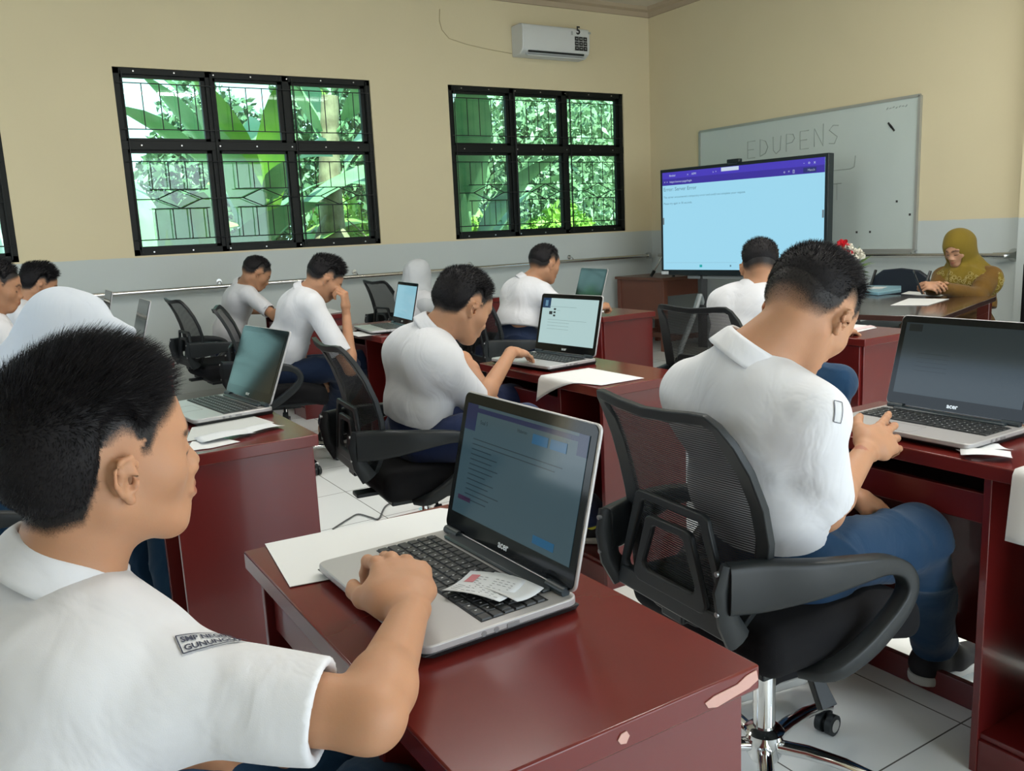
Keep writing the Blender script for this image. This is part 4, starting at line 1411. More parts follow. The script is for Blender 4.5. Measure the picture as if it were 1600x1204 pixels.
def window(n, xa, xb):
    y = YW + 0.015
    w = xb - xa
    f = MB()
    F = 0.048
    ZT = 2.05 + 0.03
    f.bx(xa, xa + F, y, y + 0.09, Z0, Z1); f.bx(xb - F, xb, y, y + 0.09, Z0, Z1)
    f.bx(xa, xb, y, y + 0.09, Z0, Z0 + F); f.bx(xa, xb, y, y + 0.09, Z1 - F, Z1)
    c1 = xa + 0.715; c2 = xa + 1.345
    for c in (c1, c2): f.bx(c - 0.03, c + 0.03, y, y + 0.09, Z0, Z1)
    f.bx(xa, xb, y - 0.004, y + 0.086, ZT - 0.035, ZT + 0.035)
    fo = tag(f.obj('window_%d' % n, FRM, smooth=False, bevel=0.003), kind='structure')
    cells = [(xa + F, c1 - 0.03), (c1 + 0.03, c2 - 0.03), (c2 + 0.03, xb - F)]
    for i, (u0, u1) in enumerate(cells):
        for j, (v0, v1) in enumerate(((Z0 + F, ZT - 0.035), (ZT + 0.035, Z1 - F))):
            s = MB(); k = 0.022
            kr = 0.035 if i != 1 or j == 1 else 0.012
            s.bx(u0, u0 + k, y + 0.02, y + 0.06, v0, v1); s.bx(u1 - kr, u1, y + 0.02, y + 0.06, v0, v1)
            s.bx(u0, u1, y + 0.02, y + 0.06, v0, v0 + k); s.bx(u0, u1, y + 0.02, y + 0.06, v1 - k, v1)
            s.obj('sash', FRM, fo, smooth=False)
            g = MB(); g.bx(u0 + k, u1 - kr, y + 0.038, y + 0.042, v0 + k, v1 - k)
            g.obj('pane', GLASS, fo, smooth=False)
    # inner iron grille
    g = MB(); yg = YW - 0.004; r = 0.0042
    def bar(x0, z0, x1, z1): g.tube([(x0, yg, z0), (x1, yg, z1)], r, 6)
    zt0, zt1 = Z0 + 0.03, Z1 - 0.03
    for z in (Z1 - 0.115, ZT + 0.12, ZT - 0.125, Z0 + 0.12): bar(xa + 0.02, z, xb - 0.02, z)
    zm = (ZT + Z0) / 2 + 0.01
    for i in range(3):
        u0 = xa + 0.06 + i * (w - 0.09) / 3; u1 = u0 + (w - 0.12) / 3
        d = (u1 - u0) / 5
        bar(u0, Z0 + 0.02, u0, Z1 - 0.02); bar(u0 + 5 * d, Z0 + 0.02, u0 + 5 * d, Z1 - 0.02)
        for k in range(1, 5):
            bar(u0 + k * d, ZT + 0.12, u0 + k * d, Z1 - 0.115)
            bar(u0 + k * d, ZT - 0.125, u0 + k * d, zm + 0.075); bar(u0 + k * d, zm - 0.075, u0 + k * d, Z0 + 0.12)
        bar(u0, zm, u0 + 1.2 * d, zm); bar(u0 + 3.8 * d, zm, u0 + 5 * d, zm)
        bar(u0 + .8 * d, zm + 0.075, u0 + 4.2 * d, zm + 0.075); bar(u0 + .8 * d, zm - 0.075, u0 + 4.2 * d, zm - 0.075)
        for a, c in (((1.2, 0), (2.5, 0.075)), ((2.5, 0.075), (3.8, 0)), ((3.8, 0), (2.5, -0.075)), ((2.5, -0.075), (1.2, 0))):
            bar(u0 + a[0] * d, zm + a[1], u0 + c[0] * d, zm + c[1])
    g.obj('window_grille', GRL, fo, sharp=60)
    bo = MB()
    for k in range(7):
        for z in (Z0 + 0.025, ZT, Z1 - 0.025):
            bo.cyl((xa + 0.15 + k * (w - 0.3) / 6, y - 0.008, z), (xa + 0.15 + k * (w - 0.3) / 6, y + 0.002, z), 0.006, n=8)
    bo.obj('grille_screw', mat('zinc', (0.5, 0.5, 0.5), rough=0.3, metal=1.0), fo)
for i, (a, b_) in enumerate(WIN): window(i + 1, a, b_)

# ------------------------------------------------------------------ rail along the walls
STEEL = mat('brushed_steel', (0.62, 0.62, 0.60), rough=0.22, metal=1.0)
t = thing('handrail', 'long steel handrail fixed to the window wall under the windows', 'handrail', (2.0, YW - 0.075, 0.945), group=None)
r_ = MB(); r_.tube([(-2.2, YW - 0.075, 0.945), (6.36, YW - 0.075, 0.945)], 0.019, 16); r_.tube([(6.36, YW - 0.075, 0.945), (6.40, YW - 0.075, 0.945)], [0.034, 0.034], 18)
r_.obj('rail_tube', STEEL, t, world=True, sharp=50)
for x in (-1.2, 0.55, 1.75, 2.95, 4.15, 5.35):
    k = MB(); k.tube([(x, YW, 0.985), (x, YW - 0.05, 0.985), (x, YW - 0.075, 0.965)], 0.006, 8); k.cyl((x, YW, 0.985), (x, YW - 0.008, 0.985), 0.022)
    k.obj('bracket', STEEL, t, world=True, sharp=50)
t = thing('handrail', 'steel handrail with round end flange on the wall behind the teacher', 'handrail', (XW - 0.075, 5, 0.945))
r_ = MB(); r_.tube([(XW - 0.075, 7.2, 0.945), (XW - 0.075, 3.52, 0.945)], 0.019, 16); r_.obj('rail_tube', STEEL, t, world=True, sharp=50)
k = MB(); k.tube([(XW - 0.075, 3.54, 0.945), (XW - 0.072, 3.46, 0.945), (XW - 0.03, 3.43, 0.945), (XW, 3.43, 0.945)], [0.024, 0.026, 0.026, 0.05], 18); k.obj('end_flange', STEEL, t, world=True)
for y in (6.6, 5.4, 4.2):
    k = MB(); k.tube([(XW, y, 0.985), (XW - 0.05, y, 0.985), (XW - 0.075, y, 0.965)], 0.006, 8); k.obj('bracket', STEEL, t, world=True)

# ------------------------------------------------------------------ air conditioner
WH = mat('white_plastic', (0.60, 0.62, 0.61), rough=0.4)
t = thing('air_conditioner', 'white split air conditioner high on the window wall', 'air conditioner', (5.15, YW, 3.08))
ac = MB()
prf = [(0, -0.14), (0.13, -0.135), (0.19, -0.10), (0.205, -0.03), (0.205, 0.10), (0.19, 0.135), (0.15, 0.145), (0, 0.145)]
ac.prism(prf, 0.80, (5.15, YW, 3.085), (0, -1, 0), (0, 0, 1))
ac.obj('casing', WH, t, world=True, bevel=0.01)
v = MB(); v.box((5.15, YW - 0.172, 2.985), (0.66, 0.05, 0.016), frame((1, 0, 0), (0, -0.55, 1))); v.obj('air_outlet', mat('dark_vent', (0.01, 0.012, 0.01), rough=0.6), t, world=True)
v = MB(); v.box((5.15, YW - 0.155, 2.958), (0.68, 0.07, 0.008), frame((1, 0, 0), (0, -0.6, 1))); v.obj('louver', WH, t, world=True)
v = MB(); v.text('5', 0.105, (5.38, YW - 0.208, 3.165), (1, 0, 0), (0, 0, 1), ext=0.0008, bold=0.003); v.obj('lettering', mat('black_print', (0.02, 0.02, 0.02), rough=0.6), t, world=True)
v = MB()
for i in range(3):
    for j in range(3): v.box((5.385 + 0.052 * i, YW - 0.2065, 3.032 + 0.045 * j), (0.046, 0.003, 0.04))
v.obj('energy_label', mat('black_print', (0.02, 0.02, 0.02)), t, world=True)
v = MB()
for i in range(3):
    for j in range(3): v.box((5.385 + 0.052 * i, YW - 0.2085, 3.032 + 0.045 * j), (0.018 + 0.006 * ((i + j) % 2), 0.002, 0.008))
v.box((5.545, YW - 0.2065, 3.185), (0.03, 0.002, 0.02)); v.box((5.33, YW - 0.2065, 3.17), (0.02, 0.002, 0.035))
v.obj('label_print', mat('grey_print', (0.35, 0.37, 0.36), rough=0.6), t, world=True)
c = MB(); c.tube([(3.98, YW - 0.006, 3.32), (3.97, YW - 0.006, 3.22), (3.99, YW - 0.006, 3.14), (4.06, YW - 0.006, 3.07), (4.25, YW - 0.006, 3.03), (4.5, YW - 0.006, 3.0), (4.74, YW - 0.01, 2.98)], 0.0035, 6)
tag(c.obj('cable', mat('cream_cable', (0.50, 0.42, 0.26), rough=0.6)), 'thin cream cable hanging on the wall left of the air conditioner', 'cable')

# ------------------------------------------------------------------ whiteboard
t = thing('whiteboard', 'large white marker board with faint writing behind the big screen', 'whiteboard', (XW, 5.41, 1.58))
y0, y1, z0, z1 = 4.21, 6.62, 0.985, 2.185
v = MB(); v.bx(XW - 0.02, XW - 0.002, y0, y1, z0, z1)
v.obj('board_surface', mat('board_enamel', (0.50, 0.57, 0.545), rough=0.20, spec=0.5, var=(2.2, 0.5, (0.56, 0.62, 0.60))), t, world=True)
v = MB()
for a in ((y0 - 0.012, y0 + 0.01, z0, z1), (y1 - 0.01, y1 + 0.012, z0, z1), (y0, y1, z1 - 0.01, z1 + 0.012), (y0, y1, z0 - 0.02, z0 + 0.012)):
    v.bx(XW - 0.03, XW - 0.001, *a)
v.obj('board_frame', mat('aluminium', (0.42, 0.43, 0.40), rough=0.4, metal=0.5), t, world=True)
v = MB(); xx = XW - 0.0215
GM = mat('faded_marker', (0.30, 0.34, 0.32), rough=0.6)
def stroke(pts, r=0.0035): v.tube([(xx, a, b) for a, b in pts], r, 5)
def letter(ch, y, z, s, w=0.6):
    """y decreases to the right as seen from the room"""
    L = {'E': [[(1, 1), (0, 1), (0, 0), (1, 0)], [(0, .5), (.8, .5)]], 'D': [[(0, 0), (0, 1), (.7, .85), (1, .5), (.7, .15), (0, 0)]], 'U': [[(0, 1), (.05, .2), (.4, 0), (.9, .2), (1, 1)]],
         'P': [[(0, 0), (0, 1), (.8, .95), (1, .7), (.7, .5), (0, .45)]], 'N': [[(0, 0), (0, 1), (1, 0), (1, 1.2)]], 'S': [[(1, .95), (.4, 1), (0, .75), (.9, .35), (.6, 0), (0, .05)]],
         'J': [[(.8, 1), (.8, .2), (.5, 0), (0, .15)]], 'T': [[(0, 1), (1, 1)], [(.5, 1), (.5, 0)]], 'O': [[(.5, 1), (0, .5), (.5, 0), (1, .5), (.5, 1)]]}
    for st in L[ch]: stroke([(y - p[0] * s * w, z + p[1] * s) for p in st])
for i, ch in enumerate('EDUPENS'): letter(ch, 5.98 - 0.155 * i, 1.865 + 0.006 * i, 0.155)
stroke([(6.0, 1.84), (6.02, 1.70), (5.98, 1.67), (4.83, 1.675), (4.79, 1.69), (4.78, 1.78)])
for i, ch in enumerate('OJT'): letter(ch, 5.28 - 0.14 * i, 1.42, 0.14)
for i in range(7): stroke([(4.50 - 0.028 * i, 2.115 + 0.004 * (i % 3)), (4.485 - 0.028 * i, 2.13 - 0.006 * (i % 2))], 0.004)
v.obj('writing', GM, t, world=True)
v = MB()
for a, b in ((4.46, 1.99), (4.445, 1.975), (4.432, 1.96)): v.tube([(xx, a + 0.02, b + 0.02), (xx, a - 0.01, b - 0.02)], 0.008, 6)
v.obj('ink_mark', mat('black_ink', (0.03, 0.03, 0.03), rough=0.6), t, world=True)
for a, b in ((4.38, 1.38), (4.62, 1.14), (4.75, 1.14), (4.26, 1.27)):
    v = MB(); v.box((xx, a, b), (0.002, 0.018, 0.018)); v.obj('ink_mark', MATS['black_ink'], t, world=True)

# ------------------------------------------------------------------ interactive display on its wheeled stand
XL, YL, XR, YRr = 5.66, 6.315, 5.94, 4.630
ZB, ZT_ = 1.30 - 0.0885 * 5.66, 1.30 + 0.086 * 5.66
Lp, Rp = V3(XL, YL, 0), V3(XR, YRr, 0)
dx = nrm(Rp - Lp); WDT = float(np.linalg.norm(Rp - Lp)); up = V3(0, 0, 1); nn = nrm(np.cross(dx, up))   # towards the class
if nn[0] > 0: nn = -nn
cen = (Lp + Rp) / 2
HGT = ZT_ - ZB
t = thing('interactive_display', 'large interactive touch display showing a browser error page', 'display', (cen[0], cen[1], 0))
def P2(u, vv, d=0.0):
    """u,v from the top left corner in metres, d in front of the glass"""
    return Lp + dx * u + V3(0, 0, ZT_ - vv) + nn * d
Rt = np.stack([dx, up, np.cross(dx, up)], 1)
v = MB(); v.box(P2(WDT / 2, HGT / 2, -0.045), (WDT, HGT, 0.085), Rt); v.obj('casing', mat('display_casing', (0.010, 0.018, 0.022), rough=0.3), t, world=True, bevel=0.006)
bz, bb = 0.030, 0.052
sw, sh2 = WDT - 2 * bz, HGT - bz - bb
v = MB(); v.box(P2(WDT / 2, bz + sh2 / 2, 0.0), (sw, sh2, 0.003), Rt)
scr = v.obj('screen', mat('screen_page', (0.01, 0.01, 0.01), rough=0.25, spec=0.3, emit=rgb(157, 216, 239), es=0.98), t, world=True)
def scr_box(x0, y0, x1, y1, d, m, nm):
    q = MB(); q.box(P2(bz + sw * (x0 + x1) / 2, bz + sh2 * (y0 + y1) / 2, d), (abs(x1 - x0) * sw, abs(y1 - y0) * sh2, 0.001), Rt)
    return q.obj(nm, m, scr, smooth=False)
PUR = mat('screen_purple', (0.01, 0.01, 0.01), rough=0.3, emit=rgb(72, 58, 190), es=0.9)
PU2 = mat('screen_violet', (0.01, 0.01, 0.01), rough=0.3, emit=rgb(58, 45, 160), es=0.9)
LT = mat('screen_pale', (0.01, 0.01, 0.01), rough=0.3, emit=rgb(205, 222, 240), es=0.9)
INK = mat('screen_grey_text', (0.01, 0.01, 0.01), rough=0.3, emit=rgb(88, 130, 150), es=0.8)
scr_box(0, 0, 1, 0.066, 0.002, PUR, 'tab_bar'); scr_box(0, 0.066, 1, 0.132, 0.002, PU2, 'address_bar')
scr_box(0.40, 0.004, 0.51, 0.040, 0.003, LT, 'browser_tab')
TX, TY = dx, up
def scr_text(s, x, y, size, m, nm='page_text'):
    q = MB(); q.text(s, size, P2(bz + sw * x, bz + sh2 * y, 0.0035), TX, TY); return q.obj(nm, m, scr, smooth=False)
scr_text('Error: Server Error', 0.008, 0.19, 0.048, INK)
scr_text('The server encountered a temporary error and could not complete your request.', 0.008, 0.262, 0.027, INK)
scr_text('Please try again in 30 seconds.', 0.008, 0.326, 0.027, INK)
scr_text('Bimbel', 0.05, 0.045, 0.026, LT); scr_text('x     APM', 0.175, 0.045, 0.026, LT); scr_text('x  +', 0.345, 0.045, 0.026, LT)
scr_text('<  >   https://server-page/login', 0.012, 0.108, 0.026, LT)
scr_text('-   o   x', 0.885, 0.048, 0.036, LT); scr_text('o   =   []', 0.775, 0.110, 0.030, LT)
scr_box(0.885, 0.078, 0.955, 0.122, 0.003, mat('screen_navy', (0.01, 0.01, 0.01), emit=rgb(30, 40, 110), es=0.9), 'profile_chip')
scr_text('Masuk', 0.908, 0.110, 0.026, LT)
scr_box(0.255, 0.948, 0.272, 0.973, 0.002, mat('screen_teal', (0.01, 0.01, 0.01), emit=rgb(10, 170, 170), es=0.9), 'taskbar_icon')
scr_box(0.455, 0.95, 0.463, 0.968, 0.002, INK, 'taskbar_icon'); scr_box(0.02, 0.925, 0.5, 0.928, 0.002, mat('screen_line', (0.01, 0.01, 0.01), emit=rgb(140, 190, 212), es=0.9), 'taskbar_line')
scr_box(0.0, 0.46, 0.010, 0.53, 0.003, mat('screen_handle', (0.01, 0.01, 0.01), emit=rgb(130, 150, 160), es=0.6), 'side_menu_handle')
scr_box(0.990, 0.46, 1.0, 0.53, 0.003, MATS['screen_handle'], 'side_menu_handle')
v = MB(); v.box(P2(0.045, HGT - 0.022, 0.001), (0.085, 0.030, 0.003), Rt); v.obj('sticker', mat('white_sticker', (0.62, 0.66, 0.68), rough=0.5), t, world=True)
v = MB(); v.box(P2(WDT * 0.475, -0.014, -0.02), (0.13, 0.034, 0.05), Rt); v.box(P2(WDT * 0.475, 0.006, 0.006), (0.10, 0.014, 0.02), Rt); v.obj('camera', mat('display_casing', (0.01, 0.018, 0.022)), t, world=True, bevel=0.008)
v = MB(); v.box(P2(-0.006, HGT * 0.54, -0.04), (0.02, 0.05, 0.03), Rt); v.box(P2(-0.004, HGT * 0.68, -0.04), (0.02, 0.07, 0.03), Rt); v.obj('side_knob', MATS['display_casing'], t, world=True, bevel=0.004)
STG = mat('grey_powder_coat', (0.30, 0.33, 0.34), rough=0.4, metal=0.3)
STD = mat('dark_powder_coat', (0.03, 0.032, 0.034), rough=0.5)
v = MB()
v.box(P2(WDT / 2, HGT + 0.02, -0.06), (1.15, 0.03, 0.04), Rt)
v.obj('stand_crossbar', STG, t, world=True, bevel=0.004)
for sgn, uu in ((-1, 0.44), (1, WDT - 0.44)):
    top = P2(uu, HGT - 0.02, -0.055)
    v = MB(); v.tube([top + V3(0, 0, 0.1), top, V3(top[0], top[1], 0.45) , V3(top[0], top[1], 0.12)], [(0.055, 0.02)] * 4, 4, up=dx); v.obj('stand_column', STD, t, world=True, bevel=0.003)
    ft = top * V3(1, 1, 0)
    v = MB()
    v.tube([V3(ft[0], ft[1], 0.62) + nn * 0.04, ft + nn * 0.16 + V3(0, 0, 0.40), ft + nn * 0.33 + V3(0, 0, 0.16), ft + nn * 0.36 + V3(0, 0, 0.075)], [(0.03, 0.022)] * 4, 8, up=dx)
    v.tube([V3(ft[0], ft[1], 0.62) + nn * 0.04, ft - nn * 0.06 + V3(0, 0, 0.40), ft - nn * 0.20 + V3(0, 0, 0.16), ft - nn * 0.24 + V3(0, 0, 0.075)], [(0.03, 0.022)] * 4, 8, up=dx)
    v.obj('stand_leg', STG, t, world=True, sharp=50)
    for d in (0.36, -0.24):
        w = MB(); c = ft + nn * d + V3(0, 0, 0.036); w.cyl(c - dx * 0.024, c + dx * 0.024, 0.036, n=18); w.box(c + V3(0, 0, 0.03), (0.02, 0.03, 0.03)); w.obj('caster', PLASTIC, t, world=True, sharp=40)
v = MB(); v.tube([P2(0.95, HGT, -0.05), P2(0.95, HGT + 0.12, -0.05), P2(0.82, HGT + 0.2, -0.05), P2(0.62, HGT + 0.16, -0.05)], 0.006, 6); v.obj('power_cable', PLASTIC, t, world=True)

# ------------------------------------------------------------------ brown table in the corner and the tripod on it
BR = mat('brown_varnish', (0.150, 0.048, 0.026), rough=0.35, var=(5, 0.4, (0.11, 0.034, 0.02)), coat=0.1)
t = thing('side_table', 'plain brown wooden table standing in the corner behind the display stand', 'table', (6.2, 6.9, 0))
v = MB(); v.bx(5.86, 6.47, 6.52, 7.28, 0.722, 0.75); v.obj('tabletop', mat('brown_tabletop', (0.13, 0.052, 0.030), rough=0.3), t, world=True, bevel=0.003)
v = MB(); v.bx(5.89, 5.91, 6.58, 7.24, 0.33, 0.722); v.obj('front_panel', BR, t, world=True)
v = MB(); v.bx(5.93, 6.42, 6.56, 6.58, 0.56, 0.722); v.obj('apron', BR, t, world=True)
for x in (5.88, 6.40):
    for y in (6.53, 7.21):
        v = MB(); v.bx(x, x + 0.055, y, y + 0.055, 0, 0.722); v.obj('leg', BR, t, world=True, bevel=0.003)
v = MB(); v.bx(5.935, 6.4, 6.54, 6.57, 0.10, 0.15); v.bx(5.935, 6.4, 7.22, 7.25, 0.10, 0.15); v.bx(6.1, 6.14, 6.57, 7.22, 0.10, 0.15); v.obj('stretcher', BR, t, world=True)
t = thing('tripod', 'small silver tripod with black feet standing on the brown side table', 'tripod', (6.18, 6.72, 0.75))
ap = V3(6.12, 6.62, 1.20)
for e in ((5.98, 6.83, 0.75), (6.35, 6.70, 0.75), (6.02, 6.54, 0.75)):
    e = V3(*e); v = MB(); v.tube([ap, e + (ap - e) * 0.12], 0.009, 8); l = v.obj('leg', STEEL, t, world=True)
    v = MB(); v.tube([e + (ap - e) * 0.14, e + V3(0, 0, 0.006)], [0.018, 0.015], 8); v.obj('foot', PLASTIC, l)
v = MB(); v.cyl(ap - V3(0, 0, 0.02), ap + V3(0, 0, 0.10), 0.022); v.obj('head', PLASTIC, t, world=True, sharp=50)

# ------------------------------------------------------------------ ceiling fill lamps, added out of view to brighten the room
for x, y, en, wh in ((-0.6, 0.2, 1, 'over the back of the class'), (2.6, 1.2, 48, 'over the right column of desks'), (4.6, 1.2, 7, 'nearest the teacher table'), (0.4, 4.2, 16, 'over the desks by the left window'), (1.9, 3.6, 28, 'over the middle of the class'), (4.0, 2.9, 30, 'in front of the display')):
    t = thing('ceiling_fill_lamp', 'added white ceiling fill lamp with a long opal cover ' + wh, 'lamp', (x, y, ZC), 0, 'ceiling fill lamps')
    v = MB(); v.box((0, 0, -0.02), (1.25, 0.30, 0.04)); v.obj('housing', WH, t)
    v = MB(); v.box((0, 0, -0.05), (1.2, 0.26, 0.02)); v.obj('diffuser', mat('fill_diffuser', (0.8, 0.8, 0.8), emit=(1, 0.97, 0.92), es=3.0), t)
    l = light('lamp_fill', 'AREA', (0, 0, -0.07), en, (1.0, 0.97, 0.92), (0, 0, 0), (1.2, 0.26)); l.parent = t
# ------------------------------------------------------------------ desks
chipA = ((0.015, -0.0008, DH - 0.017), (1, 0, 0), (0, 0, 1), [(0.33, -0.010), (0.345, -0.014), (0.37, -0.011), (0.40, -0.008), (0.416, -0.002), (0.413, 0.012), (0.395, 0.010), (0.38, 0.004), (0.36, 0.003), (0.34, 0.002), (0.325, -0.002)])
chipB = ((0.0, -0.0008, DH - 0.017), (1, 0, 0), (0, 0, 1), [(0.195, -0.006), (0.203, -0.008), (0.208, 0.0), (0.204, 0.007), (0.196, 0.006), (0.191, 0.0)])
chipA = ((0.0, -0.0008, DH - 0.017), chipA[1], chipA[2], chipA[3])
make_desk('dark red desk nearest the camera with a chipped pink front corner', 0.352, 0.690, 0.0, chips=[chipA, chipB])
make_desk('dark red desk with laptop and loose slips, beside the nearest boy', 0.362, 2.33)
make_desk('red desk of the boy in the middle, a sheet hanging over its edge', 1.775, 2.295, 0.0)
make_desk('dark red desk at the right edge with an open laptop and two cards', 1.815, 0.715, 0.0)
make_desk('red desk in front of the boy with a fist at his face', 1.865, 4.36)
make_desk('red desk with a laptop in front of the far boy near the side table', 3.22, 4.12, 0.0, door=True)
make_desk('red desk with papers between the front right boy and the teacher table', 3.31, 2.37, 0.0, door=True)
make_desk('red desk behind the head of the boy holding his hand to his face', 1.92, 6.00)
make_desk('red desk beyond the middle boy, in front of the girl with the white headscarf', 3.30, 6.10)
make_desk('red desk hidden behind the big white headscarf at the left', 0.36, 4.36)
make_desk('red desk nearest the window wall at the left edge', 0.36, 6.05)

# ------------------------------------------------------------------ teacher table
TW = mat('dark_red_brown_varnish', (0.085, 0.016, 0.010), rough=0.30, coat=0.3, var=(4, 0.5, (0.06, 0.012, 0.008)))
TT = mat('polished_table_top', (0.045, 0.022, 0.018), rough=0.16, coat=0.4)
uT = V3(math.cos(math.radians(17)), math.sin(math.radians(17)), 0); vT = V3(-uT[1], uT[0], 0)
c0 = V3(4.24, 2.59, 0)
t = thing('teacher_table', 'long polished dark wooden table at the front of the class, where the teacher sits', 'table', tuple(c0))
v = MB(); v.prism([(0, 0), (1.22, 0), (1.22, 1.35), (0, 1.35)], 0.03, c0 + V3(0, 0, 0.735), uT, vT); v.obj('tabletop', TT, t, world=True, bevel=0.003)
v = MB()
for q0, q1 in (((0.012, 0.02), (0.012, 1.33)), ((0.02, 0.02), (1.2, 0.02)), ((1.2, 0.02), (1.2, 1.33)), ((0.02, 1.33), (1.2, 1.33))):
    a = c0 + uT * q0[0] + vT * q0[1]; b = c0 + uT * q1[0] + vT * q1[1]
    v.tube([V3(a[0], a[1], 0.66), V3(b[0], b[1], 0.66)], up=(0, 0, 1), prof=[(-0.06, -0.01), (0.06, -0.01), (0.06, 0.01), (-0.06, 0.01)])
v.obj('apron', TW, t, world=True)
for a in (0.05, 1.16):
    for b in (0.05, 1.29):
        p = c0 + uT * a + vT * b
        v = MB(); v.prism([(-0.035, -0.035), (0.035, -0.035), (0.035, 0.035), (-0.035, 0.035)], 0.72, p + V3(0, 0, 0.36), uT, vT); v.obj('leg', TW, t, world=True, bevel=0.004)
v = MB(); p = c0 + uT * 0.05 + V3(0, 0, 0.42)
v = MB(); v.box(c0 + uT * 0.9 + vT * 0.10 + V3(0, 0, 0.40), (0.5, 0.02, 0.08), np.stack([uT, vT, V3(0, 0, 1)], 1)); v.obj('stretcher', TW, t, world=True)

# ------------------------------------------------------------------ office chairs
chair0 = make_chair()
CH = [  # x, y, rotation, label
    (1.42, 1.255, -4, 'black net-backed office chair nearest the camera, under the front right boy'),
    (1.31, 2.77, -6, 'black net-backed office chair under the boy in the middle'),
    (1.43, 4.80, -18, 'black office chair under the boy holding his hand to his face'),
    (1.42, 6.02, 4, 'black office chair pulled back from the boy by the window wall'),
    (2.80, 4.45, -5, 'black office chair under the far boy beside the side table'),
    (3.02, 6.42, 5, 'black office chair of the girl with the white headscarf by the wall'),
    (2.84, 2.68, 8, 'black office chair in front of the display, behind the front right boy'),
    (-0.02, 1.06, 0, 'black office chair under the boy nearest the camera'),
    (-0.02, 2.78, 0, 'black office chair under the girl bending in a big white headscarf'),
    (-0.02, 4.66, 0, 'black office chair under the boy cut by the left edge'),
]
CH11 = None
for i, (x, y, rz, lab) in enumerate(CH):
    o = chair0 if i == 0 else copy_tree(chair0)
    o.location = (x, y, 0); o.rotation_euler = (0, 0, math.radians(rz))
    tag(o, lab, 'chair', 'black office chairs')

# ------------------------------------------------------------------ laptops
PG = rgb(78, 112, 128)
def page1(rect, txt, so):
    D_ = scr_mat
    rect(0, 0, 1, 1, 0).obj('page', D_('scr_page', rgb(84, 118, 132), 0.30), so, smooth=False)
    rect(0.0, 0, 0.10, 0.235, 0, 2).obj('page_panel', D_('scr_navy', rgb(16, 36, 96), 0.38), so, smooth=False)
    rect(0.10, 0.025, 0.93, 0.065, 0, 2).obj('page_bar', D_('scr_navy', rgb(16, 36, 96), 0.38), so, smooth=False)
    rect(0.93, 0.0, 1.0, 0.17, 0, 2).obj('page_panel', D_('scr_navy', rgb(16, 36, 96), 0.38), so, smooth=False)
    BL = D_('scr_blue', rgb(20, 110, 160), 0.42)
    for a in ((0.60, 0.105, 0.72, 0.185), (0.74, 0.105, 0.86, 0.185), (0.72, 0.885, 0.88, 0.95)): rect(*a, 0, 3).obj('page_button', BL, so, smooth=False)
    rect(0.04, 0.83, 0.16, 0.87, 0, 3).obj('page_button', D_('scr_wine', rgb(80, 50, 90), 0.3), so, smooth=False)
    q = MB(); rs = random.Random(1); GR = D_('scr_grey', rgb(45, 68, 80), 0.2)
    txt('Soal 5', 0.14, 0.16, 0.010).obj('page_text', GR, so, smooth=False)
    for k in range(13):
        y = 0.30 + 0.045 * k; x = 0.10
        w = (0.75, 0.70, 0.18, 0.24, 0.2, 0.26, 0.22, 0.16, 0.24, 0.2, 0.3, 0.22, 0.2)[k]
        rect(x, y, x + w, y + 0.006, 0, 3).obj('page_line', GR, so, smooth=False)
    txt('Halaman', 0.47, 0.13, 0.008).obj('page_text', GR, so, smooth=False); txt('Lanjut', 0.62, 0.155, 0.009).obj('page_text', GR, so, smooth=False); txt('Selesai', 0.755, 0.155, 0.009).obj('page_text', GR, so, smooth=False)
L1 = make_laptop('open silver laptop nearest the camera, an exam card lying on its keys', 0.5525, 1.135, DH, 0.02, 104, (PG, 0.25), content=page1)
def page8(rect, txt, so):
    rect(0, 0, 1, 1, 0).obj('page', scr_mat('scr_bright', rgb(176, 205, 205), 0.95), so, smooth=False)
    rect(0.0, 0, 0.15, 0.22, 0, 2).obj('page_panel', scr_mat('scr_photo', rgb(30, 70, 110), 0.6), so, smooth=False)
    rect(0.05, 0.05, 0.10, 0.18, 0, 3).obj('page_photo', scr_mat('scr_cyan', rgb(120, 170, 200), 0.6), so, smooth=False)
    DK = scr_mat('scr_dark', rgb(70, 80, 82), 0.4)
    for a in ((0.14, 0.29, 0.20, 0.36), (0.22, 0.22, 0.26, 0.26), (0.22, 0.29, 0.26, 0.33), (0.22, 0.36, 0.26, 0.40)): rect(*a, 0, 3).obj('page_icon', DK, so, smooth=False)
    GR = scr_mat('scr_soft', rgb(150, 178, 178), 0.8)
    for k, (a, w) in enumerate(((0.18, .5), (0.47, .7), (0.53, .4), (0.60, .4), (0.67, .4), (.26, .06))): rect(0.13 if k < 5 else 0.28, a, 0.13 + w if k < 5 else 0.34, a + 0.008, 0, 3).obj('page_line', GR, so, smooth=False)
make_laptop('open silver laptop with a bright page on screen, in front of the middle boy', 1.945, 2.90, DH, 0.10, 103, (rgb(176, 205, 205), 0.9), content=page8)
def page11(rect, txt, so):
    rect(0, 0, 1, 1, 0).obj('page', scr_mat('scr_dim', rgb(48, 62, 68), 0.45), so, smooth=False)
    q = MB()
    rect(0.03, 0.02, 0.14, 0.12, 0, 2).obj('page_panel', scr_mat('scr_dim2', rgb(28, 38, 44), 0.3), so, smooth=False)
    GR = scr_mat('scr_dim2', rgb(28, 38, 44), 0.3)
    for k in range(5): rect(0.14, 0.42 + k * 0.06, 0.40, 0.425 + k * 0.06, 0, 3).obj('page_line', GR, so, smooth=False)
make_laptop('open silver laptop with a dim screen on the desk at the right edge', 1.985, 1.245, DH, 0.0, 106, (rgb(48, 62, 68), 0.3), content=page11)
make_laptop('open silver laptop with a dark reflecting screen on the desk beside the nearest boy', 0.62, 2.885, DH, 0.12, 112, ((0.01, 0.01, 0.01), 0.02))
